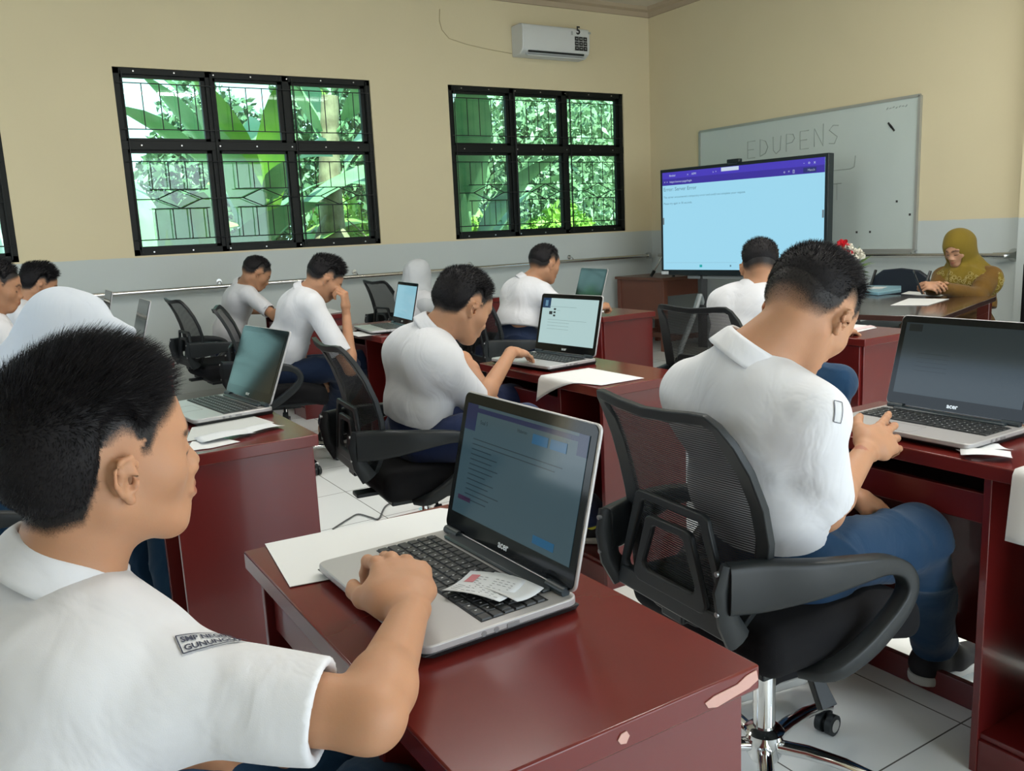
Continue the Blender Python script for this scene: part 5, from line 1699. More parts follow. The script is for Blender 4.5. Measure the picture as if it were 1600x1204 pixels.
def page6(rect, txt, so):
    rect(0, 0, 1, 1, 0).obj('page', scr_mat('scr_cyan6', rgb(150, 205, 222), 0.8), so, smooth=False)
make_laptop('open laptop with pale blue screen, by the boy with a fist at his face', 2.01, 4.66, DH, -0.12, 103, (rgb(150, 205, 222), 0.7), content=page6)
make_laptop('open laptop mirroring the window in its screen, beside the far boy', 3.37, 4.66, DH, -0.17, 106, ((0.01, 0.01, 0.01), 0.02))
make_laptop('open laptop seen edge-on beyond the big white headscarf', 0.60, 5.02, DH, -0.02, 106, ((0.02, 0.03, 0.03), 0.1))
make_laptop('open laptop seen edge-on against the handrail at the left', 0.60, 6.36, DH, -0.02, 104, ((0.02, 0.03, 0.03), 0.1))

# ------------------------------------------------------------------ papers
PW = mat('white_paper', (0.66, 0.67, 0.67), rough=0.7, spec=0.2)
def pp(label, px, z=DH + 0.0015, **k):
    return paper(label, [onZ(x, y, z) for x, y in px], z, **k)
pp('large white sheet lying under the nearest laptop', [(414, 850), (453, 917), (650, 880), (745, 800), (688, 794)])
CARD = mat('exam_card_paper', (0.62, 0.64, 0.66), rough=0.6)
PINK = mat('red_photo_print', (0.50, 0.16, 0.18), rough=0.6)
def card(label, c, z, rz, prt=True, sx=0.095, sy=0.062, tilt=0.0, group=None):
    t = thing('exam_card', label, 'card', (c[0], c[1], z), rz, group)
    v = MB()
    v.grid(lambda u, w: V3((u - .5) * sx, (w - .5) * sy, 0.004 * math.sin(3.1 * u) + 0.004 * (2 * w - 1) ** 2 + tilt * (u - 0.5) * sx), 8, 6)
    o = v.obj('sheet', CARD, t, solid=0.0006, sharp=0)
    if prt:
        def zz(u, w): return 0.004 * math.sin(3.1 * u) + 0.004 * (2 * w - 1) ** 2 + tilt * (u - 0.5) * sx + 0.0009
        def patch(u0, u1, w0, w1, m, nm):
            q = MB(); q.grid(lambda a, b: V3((u0 + (u1 - u0) * a - .5) * sx, (w0 + (w1 - w0) * b - .5) * sy, zz(u0 + (u1 - u0) * a, w0 + (w1 - w0) * b)), 3, 3); q.obj(nm, m, o, sharp=0)
        patch(0.10, 0.26, 0.55, 0.86, PINK, 'portrait_print')
        IN = mat('grey_ink', (0.16, 0.17, 0.19), rough=0.6)
        q = MB(); rs = random.Random(5)
        for i in range(9):
            w = 0.12 + i * 0.085
            for j in range(7):
                u = 0.30 + j * 0.095 + 0.01 * rs.random()
                if rs.random() < 0.25: continue
                q.box(((u - .5) * sx, (w - .5) * sy, zz(u, w)), (0.0045 * (0.5 + rs.random()), 0.0008, 0.0002))
        for i in range(4):
            w = 0.12 + i * 0.085; q.box(((0.16 - .5) * sx, (w - .5) * sy, zz(0.16, w)), (0.013, 0.0008, 0.0002))
        q.obj('print_line', IN, o)
    return t
c = onZ(757, 915, 0.785)
card('creased exam card with a small red portrait lying on the nearest keyboard', c, 0.7815, math.radians(-62), True, 0.098, 0.078, 0.0, 'exam cards')
c = onZ(790, 918, 0.78)
card('second exam slip, half under the creased card on the nearest keyboard', c, 0.7785, math.radians(-75), False, 0.10, 0.058, 0.0, 'exam cards')
# desk beside the nearest boy
pp('grey folder lying in front of the laptop on the desk beside the nearest boy', [(290, 690), (300, 668), (392, 649), (428, 660), (330, 684)], m=mat('grey_card', (0.50, 0.52, 0.51), rough=0.6), name='paper_folder', cat='folder')
card('white slip nearest the corner of the desk beside the nearest boy', onZ(405, 673, DH), DH + 0.004, 0.3, False, 0.13, 0.07, group='exam cards')
card('white slip lying half off a red one beside the nearest boy', onZ(352, 685, DH), DH + 0.006, 0.1, False, 0.15, 0.08, group='exam cards')
pp('sheet of paper at the near edge of the desk beside the nearest boy', [(290, 705), (300, 690), (345, 684), (375, 690), (330, 700)])
# middle boy: sheet lying on the desk and hanging over its student-side edge
v = MB()
A0, A1, A2, A3 = onZ(876, 574, DH), onZ(962, 576, DH), onZ(962, 598, DH), onZ(872, 590, DH)
def hang(u, w):
    """u along Y (from the middle boy to the right), w from the desk out over the edge"""
    y = 2.66 - 0.33 * u
    x = 2.0 - 0.30 * w * (1 - 0.35 * u) 
    z = DH + 0.003
    e = 1.772
    if x < e:
        over = e - x
        x = e - 0.006 - 0.25 * over; z = DH + 0.003 - over * (1.35 - 0.9 * u)
    return V3(x, y, z)
v.grid(hang, 12, 24)
tag(v.obj('sheet_of_paper', PW, solid=0.001, sharp=0), 'white sheet hanging over the edge of the middle red desk', 'paper')
# right desk
card('exam card flat on the right desk beside the laptop', onZ(1535, 705, DH), DH + 0.004, -0.5, False, 0.11, 0.055, group='exam cards')
card('exam card overlapping another at the edge of the right desk', onZ(1540, 716, DH), DH + 0.008, -1.0, False, 0.10, 0.055, group='exam cards')
v = MB()
def hang2(u, w):
    y = 0.93 - 0.22 * u; x = 1.95 - 0.30 * w; z = DH + 0.003
    if x < 1.812:
        over = 1.812 - x; x = 1.812 - 0.004 - 0.1 * over; z = DH + 0.003 - over * 0.95
    return V3(x, y, z)
v.grid(hang2, 6, 20)
tag(v.obj('sheet_of_paper', PW, solid=0.001, sharp=0), 'white sheet hanging over the desk at the right edge', 'paper')
# others
pp('papers on the desk in front of the boy holding his hand to his face', [(540, 520), (560, 526), (612, 520), (620, 513), (590, 515)])
pp('open exercise book lying on the far desk at the window wall', [(495, 485), (515, 482), (535, 487), (515, 490)])
v = MB()
def hang3(u, w):
    y = 4.60 - 0.26 * u; x = 3.45 - 0.28 * w; z = DH + 0.003
    if x < 3.217:
        over = 3.217 - x; x = 3.217 - 0.004; z = DH + 0.003 - over
    return V3(x, y, z)
v.grid(hang3, 6, 16)
tag(v.obj('sheet_of_paper', PW, solid=0.001, sharp=0), 'white sheet over the edge of the desk by the far boy', 'paper')
pp('stack of white papers on the desk behind the front right boy', [(1270, 520), (1312, 525), (1370, 512), (1352, 508), (1290, 504)], m=PW)
pp('folded pink slip on the papers behind the front right boy', [(1333, 513), (1336, 516), (1368, 510), (1360, 508)], DH + 0.004, m=mat('pink_paper', (0.66, 0.52, 0.54), rough=0.7))
pp('white sheet near the corner of the teacher table', [(1391, 477), (1450, 477), (1483, 467), (1420, 466)])
pp('thin papers under the hands of the teacher', [(1408, 459), (1470, 463), (1480, 459), (1420, 455)])
t = thing('document_folder', 'pale blue plastic document folder on the teacher table', 'folder', tuple(V3(*onZ(1365, 456, DH)[:2], DH)))
v = MB(); P_ = [onZ(x, y, DH) for x, y in ((1327, 457), (1372, 462), (1408, 457), (1408, 451), (1335, 450))]
c_ = np.mean(P_, 0)
v.prism([(p[0], p[1]) for p in P_], 0.022, (0, 0, DH + 0.012), (1, 0, 0), (0, 1, 0)); v.obj('cover', mat('blue_plastic', (0.22, 0.42, 0.52), rough=0.3), t, world=True, bevel=0.004)
v = MB(); v.box(c_ + V3(0, 0, 0.026), (0.16, 0.10, 0.004), frame((1, 0.4, 0), (0, 0, 1))); v.obj('papers', PW, t, world=True)

# ------------------------------------------------------------------ vase with flowers on the teacher table
vp = onZ(1322, 464, DH)
t = thing('flower_vase', 'white fluted vase of red and white flowers on the teacher table', 'vase', tuple(vp))
v = MB(); v.lathe([(0.0, 0), (0.035, 0), (0.038, 0.02), (0.036, 0.10), (0.040, 0.17), (0.048, 0.20), (0.042, 0.20), (0.03, 0.12), (0, 0.12)], n=20); v.obj('vase_body', mat('white_ceramic', (0.72, 0.74, 0.74), rough=0.3), t)
def flower(c, r, m, nm):
    q = MB(); rs = np.random.RandomState(int(r * 1e4) + int(c[0] * 1e3) % 77)
    for k in range(30):
        d = rs.normal(size=3); d[2] = abs(d[2]) * 0.8 - 0.2; d = nrm(d)
        s = nrm(np.cross(d, rs.normal(size=3))); w = np.cross(d, s); p = np.asarray(c) + d * r * 0.55
        q.add([p - s * r * .3, p - w * r * .15 + d * r * .35, p + s * r * .3, p + d * r * 0.5], [(0, 1, 2, 3)])
        q.add([p - s * r * .35 - w * r * .2, p + d * r * .5 - s * r * .2, p + d * r * .5 + s * r * .2, p + s * r * .35 - w * r * .2], [(0, 1, 2, 3)])
    return q
WF = mat('white_petals', (0.75, 0.72, 0.62), rough=0.6); RF = mat('red_petals', (0.55, 0.01, 0.02), rough=0.5)
rgt = RW[:, 0] * V3(1, 1, 0); rgt = nrm(rgt)
for a, z, r, m in ((-0.030, 0.345, 0.042, RF), (-0.036, 0.275, 0.045, WF), (0.060, 0.270, 0.055, WF), (0.012, 0.280, 0.032, RF), (0.01, 0.33, 0.03, WF), (-0.09, 0.30, 0.035, WF)):
    c = rgt * a - V3(0, 0, 0); c[2] = z
    q = flower(c, r, m, 'f'); f = q.obj('flower', m, t, smooth=False)
q = MB(); rs = np.random.RandomState(2)
for k in range(38):
    d = nrm(rs.normal(size=3) * V3(1, 1, 0.8) + V3(0, 0, 0.5))
    leaf_p = V3(0, 0, 0.18) + d * 0.05
    s = nrm(np.cross(d, rs.normal(size=3)))
    L = 0.10 + 0.07 * rs.rand()
    q.add([leaf_p, leaf_p + d * L * .5 + s * 0.014, leaf_p + d * L, leaf_p + d * L * .5 - s * 0.014], [(0, 1, 2, 3)])
q.obj('leaves', mat('flower_leaves', (0.10, 0.17, 0.05), rough=0.6), t, smooth=False)

# ------------------------------------------------------------------ seats at the teacher table
NV = mat('navy_vinyl', (0.010, 0.016, 0.028), rough=0.45)
t = thing('folding_chair', 'empty dark navy padded chair behind the teacher table', 'chair', (5.75, 3.95, 0))
v = MB()
pts = [(-0.24, 0.60), (-0.245, 0.72), (-0.22, 0.82), (-0.15, 0.865), (0, 0.88), (0.15, 0.865), (0.22, 0.82), (0.245, 0.72), (0.24, 0.60)]
v.prism(pts, 0.035, (5.93, 3.95, 0), (0, 1, 0), (0, 0, 1)); v.obj('backrest', NV, t, world=True, bevel=0.012)
v = MB(); v.box((5.72, 3.95, 0.46), (0.42, 0.42, 0.05)); v.obj('seat', NV, t, world=True, bevel=0.015)
for s in (-1, 1):
    for x0, x1 in ((5.94, 5.50), (5.60, 5.92)):
        v = MB(); y = 3.95 + 0.225 * s; v.tube([(x0, y, 0.86 if x0 > 5.9 else 0.50), (x1 if x0 > 5.9 else x1, y, 0.0)], 0.011, 8); v.obj('leg', mat('black_tube', (0.012, 0.012, 0.012), rough=0.3), t, world=True)
t = thing('teacher_chair', 'black armchair draped with a black jacket behind the teacher', 'chair', (5.75, 2.75, 0))
v = MB(); v.box((5.75, 2.85, 0.44), (0.46, 0.46, 0.07)); v.obj('seat', FABRIC, t, world=True, bevel=0.02)
v = MB(); v.box((5.97, 2.85, 0.70), (0.05, 0.46, 0.46)); v.obj('backrest', FABRIC, t, world=True, bevel=0.02)
for x in (5.55, 5.95):
    for y in (2.65, 3.05):
        v = MB(); v.cyl((x, y, 0), (x, y, 0.42), 0.013); v.obj('leg', MATS['black_tube'], t, world=True)
s = Sdf()
s.u(capq((5.93, 2.58, 0.62), (5.98, 2.60, 0.82), 0.16, 0.13, (0.25, 1, 0), 0.6)).u(cap((5.86, 2.46, 0.50), (5.93, 2.48, 0.74), 0.075, 0.06), 0.05).u(cap((5.90, 2.70, 0.35), (5.93, 2.66, 0.70), 0.08, 0.07), 0.05)
s.u(capq((6.0, 2.42, 0.25), (6.0, 2.44, 0.72), 0.15, 0.12, (0.25, 1, 0), 0.5), 0.05)
s.disp(lambda P: noise(P, 13, 5) * 0.014 + np.abs(noise(P, 22, 8)) * 0.012)
V_, F_ = s.mesh((5.6, 2.15, 0.1), (6.3, 3.0, 1.02), 0.012)
mesh_obj('black_jacket', V_, F_, mat('black_jacket_cloth', (0.010, 0.011, 0.014), rough=0.8), None)
tag(COL.objects[-1] if False else bpy.data.objects['black_jacket'], 'crumpled black jacket hung on the chair behind the teacher', 'jacket')

# ------------------------------------------------------------------ cables on the floor
def cable(label, pts, r=0.004):
    # smooth through the points
    P = [V3(*p) for p in pts]; out = []
    for i in range(len(P) - 1):
        p0 = P[max(i - 1, 0)]; p1 = P[i]; p2 = P[i + 1]; p3 = P[min(i + 2, len(P) - 1)]
        for k in range(6):
            u = k / 6
            out.append(0.5 * ((2 * p1) + (-p0 + p2) * u + (2 * p0 - 5 * p1 + 4 * p2 - p3) * u * u + (-p0 + 3 * p1 - 3 * p2 + p3) * u ** 3))
    out.append(P[-1])
    v = MB(); v.tube(out, r, 6)
    tag(v.obj('power_cable', mat('grey_cable', (0.10, 0.105, 0.105), rough=0.5)), label, 'cable')
cable('grey power cable curling over the floor behind the middle boy', [tuple(onZ(x, y, 0.006)) for x, y in ((520, 826), (545, 810), (560, 803), (580, 808), (592, 810), (603, 790), (625, 781), (660, 772), (700, 765))])
cable('thin cable on the floor beside the white sock', [tuple(onZ(x, y, 0.006)) for x, y in ((470, 683), (485, 682), (505, 686), (530, 690))])
# ------------------------------------------------------------------ the people
NAVY = cloth_mat('navy_trouser_cloth', (0.009, 0.036, 0.082), 0.85, 700, 0.35, (0.007, 0.028, 0.066))
DNAVY = cloth_mat('deep_navy_trouser_cloth', (0.007, 0.016, 0.042), 0.85, 700, 0.35, (0.006, 0.012, 0.034))
NAVY2 = cloth_mat('dark_navy_trouser_cloth', (0.014, 0.024, 0.075), 0.85, 700, 0.35, (0.010, 0.018, 0.06))
SHOE = mat('black_canvas', (0.012, 0.012, 0.014), rough=0.8, bump=(400, 0.3, 0.0005))
SOLE = mat('white_rubber', (0.50, 0.50, 0.47), rough=0.6)
DN = V3(0, 0, -1)
def seated(pel, hd, R, yaw=0.0, shw=0.165, tors=None, drop=0.055, nlen=0.150, **o):
    pel = np.asarray(pel, float); hd = np.asarray(hd, float)
    a = math.radians(yaw); f = V3(math.cos(a), math.sin(a), 0); l = V3(-math.sin(a), math.cos(a), 0)
    td = nrm(hd - pel)
    nk = o.get('neck', hd - nrm(0.45 * R[:, 2] + 0.75 * td + 0.10 * R[:, 0]) * nlen)
    nk = np.asarray(nk, float)
    td = nrm(nk - pel)
    ch = pel + (nk - pel) * 0.70 + f * 0.0
    J = dict(pelvis=pel, neck=nk, head=hd, chest=ch, mid=pel + (nk - pel) * 0.34 - f * 0.015)
    fo = nrm(f - td * np.dot(f, td))
    tw = math.radians(o.get('twist', 0))
    l2 = nrm(l * math.cos(tw) + fo * math.sin(tw) + td * o.get('tiltz', 0.0))
    for c, s in (('l', 1), ('r', -1)):
        J['s' + c] = nk - td * drop + l2 * shw * s + fo * o.get('shf', 0.015)
        J['h' + c] = pel + l * 0.09 * s + DN * 0.02
        J['k' + c] = J['h' + c] + f * 0.40 + l * 0.05 * s + DN * 0.0
        J['a' + c] = J['k' + c] + DN * (J['k' + c][2] - 0.10) + f * 0.03
        J['e' + c] = J['s' + c] + f * 0.10 + DN * 0.24
        J['w' + c] = J['e' + c] + f * 0.22 + DN * -0.02
    for k in ('sl', 'sr', 'el', 'er', 'wl', 'wr', 'hl', 'hr', 'kl', 'kr', 'al', 'ar', 'mid', 'chest', 'fl', 'fr', 'hem'):
        if k in o: J[k] = np.asarray(o[k], float)
    return J
TYPE = (0.9, 0.55, 0.55, 0.6)
def want(n): return True

GREY_SOCK = cloth_mat('grey_sock', (0.32, 0.33, 0.33), 0.95, 500, 0.5)
def badge_patch(P, x=303, y=988, d0=0.7, d1=1.1, xs=(0.42, 0.9), full=True, sc=1.0):
    fn = P[2]
    p, g = hit(fn, x, y, d0, d1)
    r, u = RW[:, 0], RW[:, 1]
    X = r * xs[0] + u * xs[1]; X = nrm(X - g * np.dot(X, g)); Y = np.cross(g, X)
    shirt_o = [c for c in P[0].children if c.name.startswith('shirt')][0]
    b = MB()
    b.grid(lambda a, c: p + X * (a * 0.085 - 0.012) * sc + Y * (c * 0.036 - 0.018) * sc, 16, 8)
    V = on_cloth(fn, b.v, 0.0009)
    base = mesh_obj('school_badge', V, b.f, mat('badge_cloth', (0.56, 0.57, 0.59), rough=0.8), shirt_o, sharp=0)
    b = MB()
    w, h = 0.083 * sc, 0.034 * sc
    pts = [(0, 0), (w, 0), (w, h), (0, h)]
    for i in range(4):
        a, c = pts[i], pts[(i + 1) % 4]
        n = 12
        for k in range(n):
            q0 = [a[j] + (c[j] - a[j]) * k / n for j in (0, 1)]; q1 = [a[j] + (c[j] - a[j]) * (k + 1) / n for j in (0, 1)]
            dd = nrm(V3(q1[0] - q0[0], q1[1] - q0[1], 0)); pp_ = V3(-dd[1], dd[0], 0) * 0.0007
            b.add([p + X * (q[0] + s_ * pp_[0] - 0.011 * sc) + Y * (q[1] + s_ * pp_[1] - 0.017 * sc) for q, s_ in ((q0, -1), (q1, -1), (q1, 1), (q0, 1))], [(0, 1, 2, 3)])
    if full:
        b.text('SMP NEGERI', 0.0145 * sc, p + X * (-0.007 * sc) + Y * (0.003 * sc), X, Y, bold=0.0003)
        b.text('GUNUNGSARI', 0.0145 * sc, p + X * (-0.007 * sc) + Y * (-0.013 * sc), X, Y, bold=0.0003)
    V = on_cloth(fn, b.v, 0.0022)
    mesh_obj('badge_lettering', V, b.f, mat('navy_thread', (0.03, 0.035, 0.06), rough=0.8), shirt_o, sharp=0, smooth=False)
if want('1'):
    R = head_frame(13, 0, 0)
    hd = Q(160, 720, 0.985)
    W = onZ(640, 960, 0.815); E = onZ(578, 1118, 0.80)
    J = seated((-0.06, 1.0, 0.56), hd, R, 4, neck=Q(98, 892, 1.0), sr=Q(312, 1092, 0.90), er=E, wr=W, sl=Q(60, 1000, 1.18), el=(0.10, 1.24, 0.70), wl=(0.16, 1.14, 0.62),
               kr=(0.34, 0.95, 0.55), kl=(0.34, 1.12, 0.55))
    H = dict(r=dict(x=nrm(onZ(606, 850, 0.815) - W) + V3(0, 0, 0.28), z=V3(0.10, -0.1, 1), side=1, curl=(0.62, 0.66, 0.66, 0.62), thumb=0.75, spread=1.7, sc=1.12),
             l=dict(x=V3(1, -0.3, 0), z=V3(0, 0, 1), curl=(0.5, 0.5, 0.5, 0.5)))
    P1 = person('person', 'boy nearest the camera in a white school shirt, typing on the nearest laptop', (-0.03, 0.98, 0), J, h=0.004, headR=R, hands=H,
           pants=NAVY, fine=True, hair_n=30000, hair_w=0.0008, fade=0.020, top=0.015, comb=(0.75, 0.05, 0.12), seed=1, stub=9000, sleeve=0.76, sleeve_r=0.054, h_shirt=0.005, shw=0.172,
           strand_len=(0.006, 0.026), nape=-0.072, spike=0.5, hsc=1.0)
    badge_patch(P1, 292, 1006, xs=(0.62, 0.78), sc=0.74)
if want('11'):
    R = head_frame(10, 45, -6)
    hd = Q(1262, 492, 1.70)
    W = Q(1352, 706, 1.94); E = Q(1288, 800, 1.76)
    ar = onZ(1460, 1012, 0.105)
    J = seated((1.42, 1.24, 0.585), hd, R, -4, neck=Q(1172, 560, 1.70), sr=Q(1258, 650, 1.60), sl=Q(1088, 612, 1.86), er=E, wr=W, el=(1.66, 1.40, 0.72), wl=(1.74, 1.28, 0.64),
               kr=Q(1432, 838, 2.02), ar=ar, kl=(1.80, 1.42, 0.575), al=(1.60, 1.50, 0.13), fr=ar + V3(0.3, -0.03, 0), fl=(1.9, 1.45, 0))
    H = dict(r=dict(x=onZ(1425, 655, 0.805) - W, z=V3(-0.15, -0.75, 0.65), side=1, curl=(0.12, 0.25, 0.45, 0.5), thumb=0.2, spread=1.4, sc=1.08))
    P11 = person('person', 'boy at the right in white shirt, head bent over the laptop at the right edge', (1.42, 1.24, 0), J, h=0.005, headR=R, hands=H,
           pants=NAVY, fine=False, hair_n=16000, hair_w=0.0011, fade=0.046, top=0.010, comb=(0.5, 0.0, 0.25), seed=2, stub=14000, sleeve=0.84, sleeve_r=0.062, h_shirt=0.006,
           strand_len=(0.005, 0.018), nape=-0.05, spike=0.7, hsc=1.03)
    badge_patch(P11, 1309, 632, 1.3, 1.9, (-0.2, -0.9), False, 0.5)
    so, g = shoe(P11[0], ar, J['fr'] - ar, SHOE, SOLE)
    v = MB(); v.lathe([(0, 0), (0.014, 0.001), (0.017, 0.003), (0.013, 0.005), (0, 0.004)], g + V3(-0.005, -0.042, 0.088), 9, frame((1, 0, 0), (0, -1, 0)))
    v.obj('badge', mat('cream_print', (0.45, 0.42, 0.32), rough=0.7), so)
    shoe(P11[0], J['al'], J['fl'] - J['al'], SHOE, SOLE)
if want('8'):
    R = head_frame(4, 30, 0)
    hd = Q(722, 480, 2.98)
    W = V3(1.725, 2.785, 0.835); E = Q(748, 632, 3.08)
    J = seated((1.30, 2.78, 0.585), hd, R, -4, neck=Q(678, 518, 2.98), sr=Q(692, 565, 2.86), sl=Q(628, 545, 3.14), er=E, wr=W, el=(1.60, 2.95, 0.80), wl=(1.58, 2.70, 0.68),
               kr=Q(820, 668, 2.85), kl=(1.80, 2.95, 0.60), ar=(1.905, 2.535, 0.187), al=(1.78, 2.95, 0.10), fr=(2.03, 2.40, 0))
    H = dict(r=dict(x=onZ(836, 553, 0.795) - W, z=V3(-0.2, -0.3, 1), side=1, curl=(0.15, 0.2, 0.3, 0.35), thumb=0.3, spread=1.2, sc=1.0))
    P8 = person('person', 'boy in the middle in a white shirt and navy trousers, reaching for his laptop', (1.30, 2.78, 0), J, h=0.006, headR=R, hands=H,
           pants=NAVY2, hair_n=9000, hair_w=0.0016, fade=0.024, top=0.009, comb=(0.5, 0.0, 0.15), spike=0.5, stub=4000, seed=3, sleeve=0.84, sleeve_r=0.060, shw=0.155, waist_r=-0.004, bulk=0.94, hsc=1.05,
           strand_len=(0.006, 0.018), nape=-0.06)
    so, g = shoe(P8[0], J['ar'], J['fr'] - J['ar'], SHOE, SOLE, length=0.22)
    v = MB(); v.cyl(g + V3(-0.030, -0.030, 0.085), g + V3(-0.034, -0.034, 0.085), 0.024, n=20)
    v.obj('badge', mat('yellow_badge', (0.65, 0.62, 0.03), rough=0.5), so)
if want('6'):
    R = head_frame(-4, 38, 0)
    hd = Q(506, 437, 4.80)
    ar = onZ(515, 672, 0.105)
    J = seated(Q(437, 578, 4.95), hd, R, -6, neck=Q(478, 458, 4.82), er=Q(548, 577, 4.72), wr=Q(541, 490, 4.78), el=Q(470, 560, 5.05), wl=Q(492, 590, 4.95),
               kr=Q(540, 572, 4.85), kl=Q(566, 566, 5.1), ar=ar, al=(1.80, 5.25, 0.10), fr=ar + V3(0.3, -0.1, 0))
    H = dict(r=dict(x=V3(0.0, 0.05, 1), z=V3(0.8, -0.6, 0), side=-1, curl=(0.9, 1.1, 1.1, 1.1), thumb=0.5, spread=0.7, sc=1.15),
             l=dict(x=V3(0.55, -0.1, -0.5), z=V3(-0.3, -1, 0.4), side=1, curl=(0.4, 0.6, 0.7, 0.7), thumb=0.4))
    P6 = person('person', 'boy in profile with one fist raised to his bowed face', tuple(J['pelvis'] * V3(1, 1, 0)), J, h=0.008, headR=R, hands=H,
           pants=DNAVY, hair_n=4000, hair_w=0.003, fade=0.030, top=0.018, comb=(0.6, 0.0, 0.3), seed=4, sleeve=0.75, sleeve_r=0.060, strand_len=(0.006, 0.026), nape=-0.05, bulk=0.95)
    v = MB(); v.tube([ar + V3(0, 0, -0.04), ar + V3(0, 0, 0.03), ar + V3(-0.01, 0.01, 0.11)], [0.040, 0.039, 0.044], 14); v.obj('sock', GREY_SOCK, P6[0], world=True)
    shoe(P6[0], ar, J['fr'] - ar, SHOE, SOLE, h=0.008, high=False)
if want('5'):
    R = head_frame(0, 34, 0)
    hd = Q(400, 428, 6.2)
    J = seated(Q(352, 548, 6.45), hd, R, -4, neck=Q(381, 447, 6.28), er=Q(430, 494, 6.05), wr=Q(450, 474, 5.95), el=(1.65, 6.60, 0.80), wl=(1.85, 6.45, 0.78))
    person('person', 'boy in profile by the window wall with bowed head, bent low over his desk', tuple(J['pelvis'] * V3(1, 1, 0)), J, h=0.009, headR=R,
           pants=DNAVY, hair_n=2500, hair_w=0.003, fade=0.036, top=0.007, seed=5, comb=(0.2, 0, 0.4), sleeve=0.8, nape=-0.045, bulk=0.92, strand_len=(0.004, 0.012))
if want('9'):
    R = head_frame(6, 16, 0)
    hd = Q(851, 414, 5.35)
    J = seated(Q(806, 532, 5.35), hd, R, 0, neck=Q(823, 442, 5.38), er=Q(885, 488, 5.15), wr=Q(930, 479, 5.25), el=(3.05, 4.75, 0.80), wl=(3.25, 4.60, 0.80))
    H = dict(r=dict(x=V3(1, -0.1, 0), z=V3(0, -0.4, 1), side=1, curl=(0.9, 1.0, 1.0, 1.0), thumb=0.6))
    person('person', 'boy in profile beside the far laptop, his fist resting on the desk', tuple(J['pelvis'] * V3(1, 1, 0)), J, h=0.008, headR=R, hands=H,
           pants=DNAVY, hair_n=2500, hair_w=0.003, fade=0.036, top=0.007, seed=6, comb=(0.2, 0, 0.4), sleeve=0.8, nape=-0.045, strand_len=(0.004, 0.012))
if want('10'):
    R = head_frame(46, 14, 0)
    hd = Q(1187, 418, 3.85)
    J = seated(Q(1165, 560, 3.85), hd, R, 10, neck=Q(1178, 455, 3.85), kr=Q(1308, 598, 3.55), er=Q(1215, 510, 3.7), wr=(3.3, 2.5, 0.78), el=(3.15, 3.0, 0.78), wl=(3.38, 2.85, 0.78))
    person('person', 'boy seen from behind in front of the display, mostly hidden by another boy', tuple(J['pelvis'] * V3(1, 1, 0)), J, h=0.008, headR=R,
           pants=NAVY, hair_n=2500, hair_w=0.0025, fade=0.036, top=0.008, seed=7, comb=(0.2, 0, 0.4), sleeve=0.8, nape=-0.035, strand_len=(0.005, 0.014))
if want('3'):
    R = head_frame(-2, 14, 0)
    hd = Q(-6, 450, 3.95)
    J = seated((0.0, 4.66, 0.585), hd, R, 0, el=(0.25, 4.9, 0.78), wl=(0.45, 4.8, 0.79), er=(0.2, 4.42, 0.74), wr=(0.42, 4.5, 0.79))
    person('person', 'boy in profile cut off by the left edge of the picture', (0.0, 4.66, 0), J, h=0.007, headR=R,
           pants=NAVY, hair_n=4000, hair_w=0.002, fade=0.024, top=0.010, seed=8, comb=(0.3, 0, 0.4), sleeve=0.8, nape=-0.05, strand_len=(0.005, 0.018))
if want('4'):
    R = head_frame(8, 24, 0)
    hd = Q(60, 446, 5.2)
    J = seated((0.0, 6.0, 0.585), hd, R, 0, el=(0.3, 6.2, 0.78), wl=(0.5, 6.1, 0.79), er=(0.25, 5.8, 0.74), wr=(0.45, 5.9, 0.79))
    person('person', 'boy with tousled hair just behind the big white headscarf', (0.0, 6.0, 0), J, h=0.008, headR=R,
           pants=NAVY, hair_n=4000, hair_w=0.003, fade=0.022, top=0.018, comb=(0.6, 0, 0.4), seed=9, sleeve=0.8, nape=-0.06, strand_len=(0.006, 0.028))
WSC = cloth_mat('white_scarf_cloth', (0.52, 0.56, 0.62), 0.9, 600, 0.2)
GSC = cloth_mat('pale_grey_scarf_cloth', (0.50, 0.52, 0.54), 0.9, 600, 0.2)
if want('2'):
    R = head_frame(0, 50, 0)
    hd = Q(108, 522, 2.62)
    J = seated((-0.05, 2.80, 0.585), hd, R, 0, neck=Q(42, 592, 2.62), el=(0.10, 2.98, 0.70), wl=(0.20, 2.90, 0.64), er=(0.16, 2.62, 0.74), wr=(0.22, 2.72, 0.66), kr=(0.42, 2.70, 0.56), ar=(0.40, 2.66, 0.1))
    t, *_ = person('person', 'girl bending over the desk in a big white headscarf, behind the nearest boy', (-0.05, 2.80, 0), J, h=0.009, headR=R, hair=None, hair_n=0,
           pants=NAVY, seed=10, longs=True, collar=False, bulk=0.98)
    hijab(t, hd, R, J['neck'], J['chest'], J['sl'], J['sr'], WSC, 0.008, seed=3,
          ext=[(hd + V3(0, 0, 0.03), Q(203, 518, 2.58), 0.098, 0.018), (hd, J['neck'] + V3(-0.02, 0, 0.0), 0.105, 0.09), (hd + V3(0, 0, -0.02), Q(180, 560, 2.55), 0.09, 0.03)], face=False, lo=0.2)
